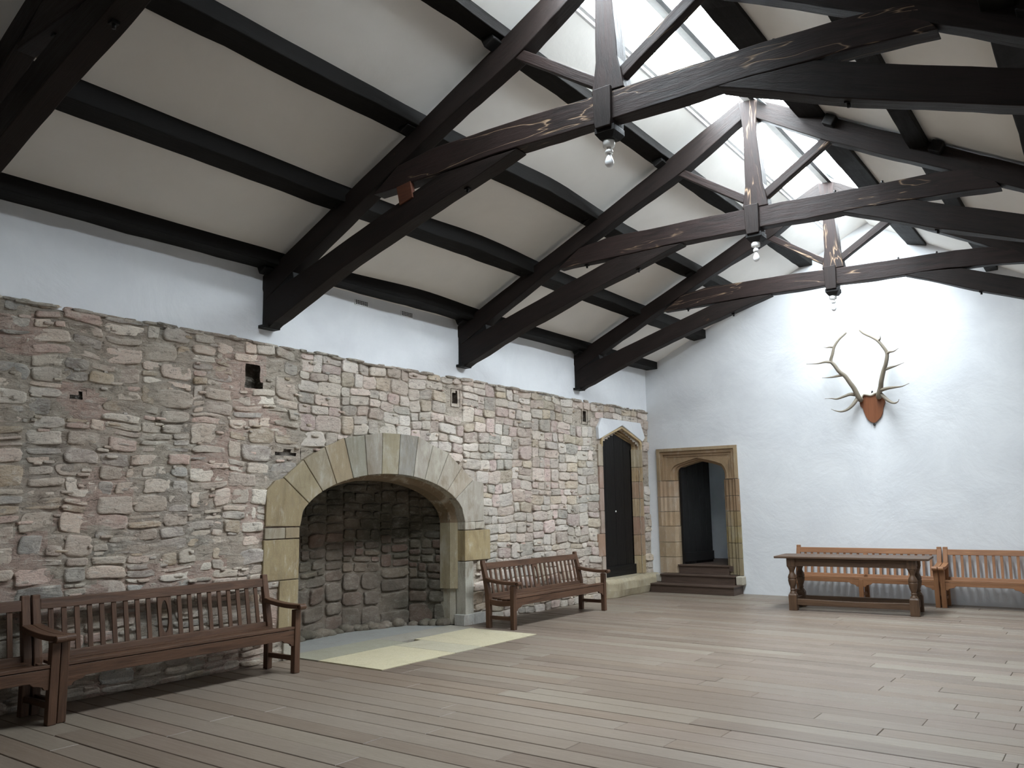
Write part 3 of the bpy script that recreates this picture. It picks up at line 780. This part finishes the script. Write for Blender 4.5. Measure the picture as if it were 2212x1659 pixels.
bulb(TS[3], 'white bare bulb under the last truss, against the far wall')

# ------------------------------------------------------------------ vents in the upper wall
def vent(y, z, label):
    ro = empty('air_vent', (0, y, z), label=label, cat='vent', group='small slatted vents in the upper wall')
    m = MB(); m.box((.004, 0, 0), (.012, .215, .062), col=lin((206, 204, 200))); m.build('plate', M['white'], ro)
    m = MB()
    for j in (-.018, 0, .018):
        for i in range(7): m.box((.011, -.085+i*.028, j), (.006, .018, .010), col=lin((60, 58, 56)))
    m.build('slots', M['dark'], ro)
vent(6.63, 3.90, 'small white slotted vent high on the white wall, left one of the two')
vent(7.40, 3.905, 'small white slotted vent high on the white wall, right one of the two')

# ------------------------------------------------------------------ left door
d1 = empty('door_1', (0, 12.75, DZ0), kind='structure')
def leaf_outline(y0, y1, z0, zs, za, ya): return [(y0, z0), (y1, z0), (y1, zs), (ya, za), (y0, zs)]
m = MB()
ya, yb = 12.12, 13.40; n = 4; ym = 12.76
for i in range(n):
    a, b = ya+(yb-ya)*i/n+.003, ya+(yb-ya)*(i+1)/n-.003
    tz = lambda y: 2.60+.14*(1-abs(y-ym)/.64)
    P = [(a, DZ0), (b, DZ0), (b, tz(b))]+([(ym, tz(ym))] if a < ym < b else [])+[(a, tz(a))]
    m.plate(P, [], YZ(-.15), 0, .04, axis=1)
lf = wpart(m, 'door_leaf', M['door'], d1, bevel=.003)
m = MB(); m.box((-.10, (ya+yb)/2, DZ0+.08), (.035, yb-ya, .18), axis=1); wpart(m, 'weatherboard', M['door'], d1, bevel=.006)
m = MB(); m.lathe([(0, 0), (.016, .0), (.018, .012), (.0, .02)], (0, 0, 0)); o = m.build('door_knob', M['porcelain'], d1); o.rotation_euler = (0, PI/2, 0); o.location = (-.108, 12.74-12.75, 1.40-DZ0)
# moulded surround on the right and over the head
fcol = [(166, 146, 112), (158, 132, 106), (150, 120, 100), (164, 142, 112), (156, 128, 104), (162, 138, 104), (166, 150, 122)]
zz = [DZ0, .62, .98, 1.30, 1.62, 1.92, 2.18, 2.50]
for i in range(7):
    m = MB(); P = [(.030, 13.545), (.030, 13.50), (-.02, 13.475), (-.015, 13.44), (-.06, 13.425), (-.06, 13.40), (-.11, 13.38), (-.11, 13.33), (-.3, 13.33), (-.3, 13.545)]
    m.sweep([[(x, y, z) for x, y in P] for z in (zz[i]+.003, zz[i+1]-.003)], lin(fcol[i])); wpart(m, 'jamb_stone', M['frame'], d1, bevel=.003)
def pt_arch(y0, y1, zs, za, z0=2.49): 
    ym_ = (y0+y1)/2
    return [(y0, z0), (y0, zs), (y0+.05, zs+.06), (ym_, za), (y1-.05, zs+.06), (y1, zs), (y1, z0)]
for k, (g, xx) in enumerate(((0, .030), (.035, -.015), (.07, -.06), (.10, -.11))):
    y0, y1, zs, za = 12.14, 13.50-g, 2.58-g*.4, 2.835-g*.8
    O = pt_arch(12.10, 13.545, 2.62, 2.87) if k == 0 else pt_arch(12.12, 13.50-g+.05, 2.60, 2.86-g)
    I = pt_arch(y0, y1, zs, za)
    m = MB(); m.plate(O[:]+list(reversed(I)), [], YZ(xx), -.05, 0, lin((190, 166, 126) if k != 1 else (170, 140, 104))); wpart(m, 'arch_moulding', M['frame'], d1, bevel=.003)
pc = [(172, 156, 142), (158, 128, 108), (164, 146, 134), (160, 138, 126), (158, 132, 118), (170, 156, 138)]
for i in range(6):
    z0, z1 = .31+i*.37, .31+(i+1)*.37-.006; w = [.10, .22, .12, .14, .13, .15][i]
    m = MB(); m.plate([(12.145-w, z0), (12.145, z0), (12.145, z1), (12.145-w, z1)], [], YZ(0), -.2, .022, lin(pc[i])); wpart(m, 'jamb_stone', M['frame'], d1, bevel=.006)
m = MB(); m.box((-.24, 12.76, 1.4), (.04, 1.6, 2.9)); wpart(m, 'backing', M['dark'], d1)
# smooth plaster patch over the head
m = MB(); m.plate([(12.0, 2.60), (12.11, 2.64), (12.82, 2.89), (13.56, 2.64), (13.66, 2.72), (13.5, 2.98), (12.1, 2.97), (11.98, 2.8)], [], YZ(0), -.02, .044); wpart(m, 'plaster_patch', M['plaster'], d1, bevel=.01)
# stone sill / ledge under the left door
m = MB(); secs = []
for i in range(19):
    y = 12.05+(LY-12.05)*i/18; k = N.noise(Vector((y*2.4, 0, 1)))*.03; k2 = N.noise(Vector((y*5, 3, 1)))*.02; e = min(1, (y-12.05)/.25+.3)
    secs.append([(-.12, y, .31), (.02+.10*e+k2, y, .30+k*.3), (.11*e+.06+k, y, .245+k2), (.12*e+.05+k2, y, .12), (.10*e+.03+k, y, -.01), (-.12, y, -.01)])
m.sweep(secs, lin((172, 160, 134)), True, False)
o = m.build('door_sill', M['frame'], None, bevel=.02); tag(o, 'rough stone ledge under the narrow black door in the corner', 'sill')

# ------------------------------------------------------------------ far door with stone surround
d2o = empty('door_2', (.96, LY, .45), kind='structure')
OX0, OX1 = .175, 1.70
zl = [.30, .58, .84, 1.12, 1.38, 1.64, 1.93]
cl = [(168, 146, 120), (160, 138, 110), (166, 144, 118), (162, 138, 110), (166, 144, 120), (158, 132, 106)]
cr = [(150, 136, 108), (146, 132, 102), (150, 134, 96), (146, 126, 92), (150, 124, 96), (152, 126, 98)]
for s, cc in ((0, cl), (1, cr)):
    for i in range(6):
        def q(x): return x if s == 0 else OX0+OX1-x+.01
        if i < 3 and s == 0: P = [(OX0, .0), (OX0, -.03), (.30, -.03), (.47, .01), (.515, .07), (.515, .3), (OX0, .3)]
        else: P = [(OX0, 0), (OX0, -.03), (.235, -.03), (.26, 0), (.295, .005), (.32, .035), (.37, .04), (.40, .075), (.45, .085), (.475, .12), (.505, .14), (.505, .3), (OX0, .3)]
        m = MB(); m.sweep([[(q(x), LY+y, z) for x, y in P] for z in (zl[i]+.003, zl[i+1]-.003)], lin(cc[i])); wpart(m, 'jamb_stone', M['frame'], d2o, bevel=.003)
outer = [(OX0, 1.935), (OX1, 1.935), (OX1, 2.51), (OX0, 2.52)]
def lint(x0, x1, zs, za, yy, out_, col, th=.05):
    A = [(x0, 1.935)]+arch4(x0, x1, zs, za)+[(x1, 1.935)]
    O = [out_[0], out_[3], out_[2], out_[1]]
    poly = O+list(reversed(A))
    m = MB(); m.plate(poly, [], XZ(LY+yy), 0, th, lin(col)); return wpart(m, 'lintel_stone', M['frame'], d2o, bevel=.004)
def rect(a, b, t): return [(a, 1.935), (b, 1.935), (b, t), (a, t)]
m = MB(); P = rect(OX0, OX1, 2.51); I = rect(.235, 1.64, 2.455)
m.plate([P[0], P[3], P[2], P[1], I[1], I[2], I[3], I[0]], [], XZ(LY-.03), 0, .05, lin((162, 140, 110))); wpart(m, 'lintel_stone', M['frame'], d2o, bevel=.003)
m = MB(); P = rect(.235, 1.64, 2.455); I = rect(.29, 1.585, 2.40)
m.plate([P[0], P[3], P[2], P[1], I[1], I[2], I[3], I[0]], [], XZ(LY-.002), 0, .05, lin((152, 126, 96))); wpart(m, 'lintel_stone', M['frame'], d2o, bevel=.003)
m = MB(); P = rect(.29, 1.585, 2.40); I = rect(.345, 1.53, 2.355)
m.plate([P[0], P[3], P[2], P[1], I[1], I[2], I[3], I[0]], [], XZ(LY+.03), 0, .05, lin((162, 136, 106))); wpart(m, 'lintel_stone', M['frame'], d2o, bevel=.003)
lint(.41, 1.465, 2.02, 2.325, .045, rect(.345, 1.53, 2.355), (158, 132, 102))
lint(.455, 1.435, 2.02, 2.30, .085, rect(.40, 1.48, 2.345), (164, 138, 108))
lint(.50, 1.405, 2.02, 2.27, .125, rect(.40, 1.48, 2.34), (154, 128, 98), .17)
# open leaf, passage behind
m = MB()
for i in range(5):
    a = .185*i; m.box((0, .0925+a, 1.05), (.045, .179, 2.12), axis=2)
ro = empty('door_leaf', (.55-.96, .15, 0.0)); ro.parent = d2o; ro.rotation_euler = (0, 0, math.radians(-9.6))
lf = m.build('boards', M['door'], ro, bevel=.004)
m = MB(); m.box((.035, .46, .12), (.03, .92, .16), axis=1); m.build('weatherboard', M['door'], ro, bevel=.004)
m = MB(); m.box((-.03, .42, .5), (.02, .7, .05)); m.box((-.03, .42, 1.6), (.02, .7, .05)); m.build('hinge_strap', M['iron'], ro)
m = MB()
X0, X1, Y1 = -.25, 2.6, LY+2.0
m.plate([(X0, 0), (X1, 0), (X1, 3), (X0, 3)], [], XZ(Y1), 0, .2)
m.plate([(LY+.3, 0), (Y1+.2, 0), (Y1+.2, 3), (LY+.3, 3)], [], YZ(X0-.2), 0, .2)
m.plate([(LY+.3, 0), (Y1+.2, 0), (Y1+.2, 3), (LY+.3, 3)], [[(LY+.9, 1.2), (LY+1.1, 1.2), (LY+1.1, 1.5), (LY+.9, 1.5)]], YZ(X1), 0, .2)  # opening for the added, unseen window that lights the passage
m.box(((X0+X1)/2, (LY+.3+Y1)/2, 3.05), (X1-X0+.4, Y1-LY+.2, .1))
tag(m.build('wall_passage', M['plaster']), kind='structure')
m = MB()
for i in range(9):
    m.box(((X0+X1)/2, LY+.06+.1+i*.215, .40), (X1-X0, .21, .09), axis=0, col=lin((112, 98, 88)))
m.box(((X0+X1)/2, LY+1.22, .2), (X1-X0+.6, 2.2, .3), col=lin((90, 80, 72)))
tag(m.build('floor_passage', M['step']), kind='structure')
m = MB(); m.plate([(LY+.9, 1.2), (LY+1.1, 1.2), (LY+1.1, 1.5), (LY+.9, 1.5)], [], YZ(X1+.1), 0, .006)
tag(m.build('window_added', M['glass']), kind='structure')  # unseen small window, added to brighten the passage
# wooden steps
st_ = empty('doorway_steps', (.9, 13.6, 0), label='brown wooden steps of three risers up to the arched doorway in the far wall', cat='steps')
def step(x0, x1, y0, y1, z0, z1, nose=.025):
    m = MB(); m.box(((x0+x1)/2, (y0+y1)/2-nose/2, z1-.013), (x1-x0+.03, y1-y0+nose, .026), axis=0); wpart(m, 'tread', M['step'], st_, bevel=.005)
    m = MB(); m.box(((x0+x1)/2, (y0+y1)/2, (z0+z1-.026)/2), (x1-x0, y1-y0, z1-z0-.026), axis=0); wpart(m, 'riser', M['step'], st_, bevel=.003)
step(.16, 1.68, 13.42, LY-.005, 0, .15)
step(.26, 1.60, 13.66, LY-.005, .15, .30)
step(.515, 1.425, LY+.02, LY+.10, .30, .455)
m = MB(); m.box((1.68, 13.76, .22), (.13, .15, .15), col=lin((180, 172, 156))); m.box((.20, 13.74, .225), (.10, .17, .14), col=lin((176, 170, 158)))
tag(m.build('trim_1', M['frame'], None, bevel=.02), kind='structure')

# ------------------------------------------------------------------ benches
def bench(name, Ln, mt, spl, loc, rz, label, group, D=.50, H=.86, seatz=.40, armz=.60, ap=.085):
    """length along local x, front towards -y, origin at the middle of the back on the floor"""
    ro = empty(name, loc, rz, label=label, cat='bench', group=group)
    hl = Ln/2; lw = .062
    for s in (-1, 1):
        x = s*(hl-lw/2)
        m = MB(); m.sweep([[(x-lw/2, -D, z), (x+lw/2, -D, z), (x+lw/2, -D+.06, z), (x-lw/2, -D+.06, z)] for z in (0, .3, armz-.03)]); m.build('front_leg', mt, ro, bevel=.004)
        m = MB(); secs = []
        for z, y, w in ((0, -.085, .06), (.2, -.085, .062), (.42, -.075, .066), (.62, -.035, .056), (H-.03, .012, .045), (H, .012, .038)):
            secs.append([(x-lw/2, y-w/2, z), (x+lw/2, y-w/2, z), (x+lw/2, y+w/2, z), (x-lw/2, y+w/2, z)])
        m.sweep(secs); m.build('rear_post', mt, ro, bevel=.006)
        m = MB(); secs = []
        for k in range(13):
            t = k/12; y = -.045-t*(D+.005); z = armz+.035-.045*math.sin(t*PI*.55)+.012*t*t; th = .042 if t > .1 else .05
            w = .075
            if t > .93: th *= .8
            secs.append([(x-w/2, y, z-th/2), (x+w/2, y, z-th/2), (x+w/2, y, z+th/2), (x-w/2, y, z+th/2)])
        m.sweep(secs); 
        yy = -.045-(D+.005); z = secs[-1][0][2]+.012
        m.tube([(x-.0375, yy, z), (x+.0375, yy, z)], .027, 14, smooth=False)
        m.build('armrest', mt, ro, bevel=.006)
        m = MB(); m.box((x, -D/2-.03, .13), (.03, D-.12, .045), axis=1); m.build('side_stretcher', mt, ro, bevel=.004)
        m = MB(); secs = []
        for k in range(9):
            t = k/8; y = -.10-t*(D-.15); z = seatz-.025-.018*math.sin(t*PI)
            secs.append([(x-.018, y, z-.065), (x+.018, y, z-.065), (x+.018, y, z), (x-.018, y, z)])
        m.sweep(secs); m.build('seat_rail', mt, ro, bevel=.004)
    # seat: long boards following a shallow dish
    nb = 5; m = MB()
    for i in range(nb):
        t = (i+.5)/nb; y = -.115-t*(D-.12); z = seatz-.012-.022*math.sin((t*.9)*PI)
        wy = (D-.12)/nb-.006
        if i == nb-1: z = seatz+.004
        m.box((0, y, z), (Ln-2*lw+(.0 if i < nb-1 else 0), wy, .024), Matrix.Rotation((t-.5)*-.12, 3, 'X'), axis=0)
    m.build('seat', mt, ro, bevel=.003)
    # front rail with shaped corner brackets
    def br(x0, x1):
        z1 = seatz-.012; zb = z1-ap; zl_ = zb-.060
        return [(x0, z1), (x0, zl_), (x0+.030, zl_), (x0+.045, zl_+.022), (x0+.075, zb-.028), (x0+.11, zb-.022), (x0+.135, zb),
                (x1-.135, zb), (x1-.11, zb-.022), (x1-.075, zb-.028), (x1-.045, zl_+.022), (x1-.030, zl_), (x1, zl_), (x1, z1)]
    a = hl-lw
    if spl == 'oval':
        m = MB(); m.plate(br(-a, a), [], XZ(-D+.012), 0, .028); m.build('front_rail', mt, ro, bevel=.003)
    else:
        for s in (-1, 1):
            m = MB(); m.plate(br(*sorted((s*.031, s*a))), [], XZ(-D+.012), 0, .028); m.build('front_rail', mt, ro, bevel=.003)
        m = MB(); m.box((0, -D+.03, (seatz-.02)/2), (lw, .06, seatz-.02), axis=2); m.build('middle_leg', mt, ro, bevel=.004)
        m = MB(); m.box((0, -.085, (seatz-.02)/2), (lw, .055, seatz-.02), axis=2); m.build('middle_leg', mt, ro, bevel=.004)
        m = MB(); m.box((0, -D/2-.03, .13), (.03, D-.1, .045), axis=1); m.build('side_stretcher', mt, ro, bevel=.004)
    # back: raked frame
    ang = math.atan2(.047, .24)
    def bk(z): return -.035+(z-.62)*.195
    def piece(nm, x, w, z0, z1, th, axis=2):
        m = MB(); secs = [[(x-w/2, bk(z)-th/2, z), (x+w/2, bk(z)-th/2, z), (x+w/2, bk(z)+th/2, z), (x-w/2, bk(z)+th/2, z)] for z in (z0, (z0+z1)/2, z1)]
        m.sweep(secs); return m.build(nm, mt, ro, bevel=.003)
    def rail(nm, z0, z1, th):
        m = MB(); P = [(bk(z0)-th/2, z0), (bk(z0)+th/2, z0), (bk(z1)+th/2, z1), (bk(z1)-th/2, z1)]
        m.sweep([[(x, y, z) for y, z in P] for x in (-a, 0, a)]); return m.build(nm, mt, ro, bevel=.004)
    ztop = H-.035
    rail('top_rail', ztop-.078, ztop, .034); rail('lower_rail', seatz-.03, seatz+.035, .03)
    z0, z1 = seatz+.03, ztop-.075
    if spl == 'oval':
        ow = .128; n = 9
        for s in (-1, 1):
            gap = (a-ow/2-n*.040)/(n+1)
            for i in range(n):
                piece('back_slat', s*(ow/2+gap+.020+i*(gap+.040)), .040, z0, z1, .014)
        zc = (z0+z1)/2; hh = (z1-z0)/2
        hole = [(.034*math.cos(2*PI*k/28), zc+hh*.80*math.sin(2*PI*k/28)) for k in range(28)]
        m = MB(); m.plate([(-ow/2, z0), (ow/2, z0), (ow/2, z1), (-ow/2, z1)], [hole], lambda u, v, t: (u, bk(v)+t, v), -.009, .009, axis=1)
        m.build('oval_splat', mt, ro, bevel=.002)
    else:
        piece('middle_upright', 0, .062, seatz-.02, ztop-.075, .03)
        n = 9
        for s in (-1, 1):
            gap = (a-.031-n*.036)/(n+1)
            for i in range(n): piece('back_slat', s*(.031+gap+.018+i*(gap+.036)), .036, z0, z1, .014)
    return ro
GB = 'dark brown slatted benches along the rubble wall'
bench('garden_bench', 2.20, M['bench'], 'oval', (.13, 4.20, 0), PI/2, 'dark brown slatted bench with oval splat, between the cut-off bench and the fireplace', GB, D=.52, H=.88, seatz=.405, armz=.605)
bench('garden_bench', 2.20, M['bench'], 'oval', (.13, 1.985, 0), PI/2, 'dark brown bench cut off by the left picture edge, only its end showing', GB, D=.54, H=.88, seatz=.405, armz=.605)
bench('garden_bench', 2.28, M['bench'], 'oval', (.31, 9.62, 0), PI/2, 'brown slatted bench with oval splat between the fireplace and the narrow corner door', GB, D=.50, H=.83, seatz=.38, armz=.56)
GF = 'light teak benches against the white far wall'
bench('teak_bench', 2.12, M['teak'], 'mid', (3.70, 13.77, 0), 0, 'light orange-brown bench standing behind the oak table', GF, D=.44, H=.83, seatz=.37, armz=.55, ap=.055)
bench('teak_bench', 2.12, M['teak'], 'mid', (5.84, 13.77, 0), 0, 'light orange-brown bench at the right picture edge, right of the oak table', GF, D=.44, H=.83, seatz=.37, armz=.55, ap=.055)

# ------------------------------------------------------------------ oak table
tb = empty('oak_table', (3.84, 12.42, 0), math.radians(5.0), label='long dark oak table with turned legs and low stretchers, in front of the light bench', cat='table')
TW, TD = 1.66, .62
m = MB(); secs = []
for i in range(21):
    x = -1.0+2.0*i/20; q = N.noise(Vector((x*3, 1, 1)))*.004
    secs.append([(x, -.36, .722+q), (x, .36, .722+q), (x, .36, .752+q), (x, -.36, .752+q)])
m.sweep(secs); m.build('tabletop', M['oak'], tb, bevel=.006)
for s, ax in ((-1, 0), (1, 0)):
    m = MB(); m.box((0, s*(TD/2-.035), .665), (TW-.1, .028, .10), axis=0); m.build('apron', M['oak'], tb, bevel=.003)
    m = MB(); m.box((s*(TW/2-.035), 0, .665), (.028, TD-.1, .10), axis=1); m.build('apron', M['oak'], tb, bevel=.003)
    m = MB(); secs = []
    for i in range(15):
        x = -TW/2+.08+(TW-.16)*i/14; d = .016*math.exp(-((i-7)/6)**2) if s < 0 else .004
        secs.append([(x, s*(TD/2-.05)-.03, .075), (x, s*(TD/2-.05)+.03, .075), (x, s*(TD/2-.05)+.03, .165-d), (x, s*(TD/2-.05)-.03, .165-d)])
    m.sweep(secs); m.build('stretcher', M['oak'], tb, bevel=.005)
    m = MB(); m.box((s*(TW/2-.05), 0, .12), (.06, TD-.16, .09), axis=1); m.build('stretcher', M['oak'], tb, bevel=.005)
prof = [(.046, .225), (.050, .235), (.034, .262), (.030, .272), (.040, .285), (.030, .297), (.034, .315), (.050, .36), (.058, .405), (.060, .425), (.054, .43), (.054, .437), (.060, .442), (.058, .462), (.048, .49), (.034, .515), (.030, .53), (.036, .55), (.050, .58), (.056, .60)]
for sx in (-1, 1):
    for sy in (-1, 1):
        x, y = sx*(TW/2-.05), sy*(TD/2-.05); h = .056
        m = MB()
        m.sweep([[(x-k, y-k, z), (x+k, y-k, z), (x+k, y+k, z), (x-k, y+k, z)] for z, k in ((0, h), (.21, h), (.232, h*.8))])
        m.lathe(prof, (x, y, 0), 18)
        m.sweep([[(x-k, y-k, z), (x+k, y-k, z), (x+k, y+k, z), (x-k, y+k, z)] for z, k in ((.585, h*.72), (.61, h), (.722, h))])
        m.build('leg', M['oak'], tb, bevel=.003)

# ------------------------------------------------------------------ antler trophy
an = empty('antler_trophy', (3.96, LY, 2.95), label='pair of branching antlers on a small brown wooden shield, high on the white wall', cat='antlers')
PL = [(3.832, 3.2), (3.863, 3.188), (3.898, 3.174), (3.949, 3.165), (4.002, 3.173), (4.045, 3.202), (4.059, 3.179), (4.076, 3.139), (4.111, 3.119), (4.135, 3.106), (4.148, 3.05), (4.132, 2.997), (4.114, 2.955), (4.097, 2.869), (4.067, 2.805), (4.023, 2.765), (3.99, 2.735), (3.958, 2.726), (3.918, 2.74), (3.879, 2.775), (3.847, 2.833), (3.822, 2.912), (3.81, 2.969), (3.776, 3.005), (3.769, 3.05), (3.772, 3.094), (3.805, 3.114), (3.813, 3.157)]
m = MB(); m.plate(PL, [], XZ(LY-.035), 0, .03, axis=1); wpart(m, 'shield', M['brown_shield'], an, bevel=.006)
def smooth(P, n=6):
    P = [Vector(p) for p in P]; out = []
    for i in range(len(P)-1):
        p0, p1, p2, p3 = P[max(i-1, 0)], P[i], P[i+1], P[min(i+2, len(P)-1)]
        for k in range(n):
            t = k/n; out.append(.5*((2*p1)+(-p0+p2)*t+(2*p0-5*p1+4*p2-p3)*t*t+(-p0+3*p1-3*p2+p3)*t**3))
    out.append(P[-1]); return out
def antler(beam_, tines, nm):
    m = MB()
    n = len(beam_); yb = LY-.05
    def dep(i, n): t = i/(n-1); return yb-.02-.30*math.sin(min(1, t*1.25)*PI*.55)+.10*t*t
    B = [(x, dep(i, n), z) for i, (x, z) in enumerate(beam_)]
    S = smooth(B); k = len(S)
    m.tube(S, [.042*(1-.70*(i/(k-1))**1.15) if i/(k-1) < .97 else .004 for i in range(k)], 10)
    for T in tines:
        # start depth: nearest beam point
        d0 = min(B, key=lambda p: math.hypot(p[0]-T[0][0], p[2]-T[0][1]))[1]
        P = [(x, d0-.16*(i/(len(T)-1))**.8*(1 if T[0][1] < 3.4 else .4), z) for i, (x, z) in enumerate(T)]
        S = smooth(P); q = len(S); r0_ = .030 if T[0][1] < 3.3 else (.025 if T[0][1] < 3.9 else .018)
        m.tube(S, [max(.004, r0_*(1-(i/(q-1))**1.3)) for i in range(q)], 9)
    return wpart(m, nm, M['antler'], an)
antler([(3.80, 3.10), (3.785, 3.126), (3.738, 3.276), (3.691, 3.37), (3.635, 3.478), (3.56, 3.554), (3.497, 3.663), (3.453, 3.736), (3.488, 3.847), (3.518, 3.958), (3.59, 4.063), (3.682, 4.143), (3.712, 4.179)],
       [[(3.758, 3.118), (3.698, 3.022), (3.619, 2.951), (3.532, 2.924), (3.447, 2.942), (3.394, 2.969)], [(3.731, 3.187), (3.668, 3.193), (3.591, 3.166), (3.482, 3.131), (3.395, 3.141), (3.308, 3.141)],
        [(3.60, 3.50), (3.506, 3.485), (3.397, 3.474), (3.298, 3.476)], [(3.457, 3.713), (3.37, 3.723), (3.258, 3.707), (3.086, 3.717)], [(3.511, 3.947), (3.452, 3.955), (3.408, 3.949), (3.37, 3.962)]], 'antler')
antler([(4.07, 3.12), (4.083, 3.155), (4.131, 3.26), (4.158, 3.346), (4.21, 3.495), (4.26, 3.61), (4.291, 3.75), (4.248, 3.855), (4.174, 3.965), (4.087, 4.038), (3.967, 4.116), (3.894, 4.194)],
       [[(4.114, 3.163), (4.198, 3.068), (4.265, 3.013), (4.323, 2.992), (4.374, 3.003), (4.399, 3.039)], [(4.138, 3.215), (4.241, 3.228), (4.351, 3.228), (4.461, 3.228), (4.572, 3.261)],
        [(4.22, 3.513), (4.325, 3.537), (4.406, 3.55), (4.523, 3.583)], [(4.291, 3.75), (4.332, 3.767), (4.403, 3.77), (4.471, 3.805)], [(4.185, 3.969), (4.217, 3.987), (4.231, 4.035)]], 'antler')
m = MB(); m.tube(smooth([(3.79, LY-.05, 3.10), (3.84, LY-.055, 3.19), (3.95, LY-.04, 3.17), (4.04, LY-.055, 3.20), (4.09, LY-.05, 3.12)]), .022, 10); wpart(m, 'skull_piece', M['bone'], an)
m = MB(); m.tube([(3.965, LY-.01, 3.16), (3.965, LY-.012, 3.205), (3.965, LY-.01, 3.235)], [.014, .016, .012], 10); wpart(m, 'hanger', M['iron'], an)
m = MB(); ring = [(3.961+.013*math.cos(2*PI*k/16), LY-.02, 2.70+.013*math.sin(2*PI*k/16)) for k in range(17)]
m.tube(ring, .006, 6); wpart(m, 'hanging_ring', M['iron'], an)
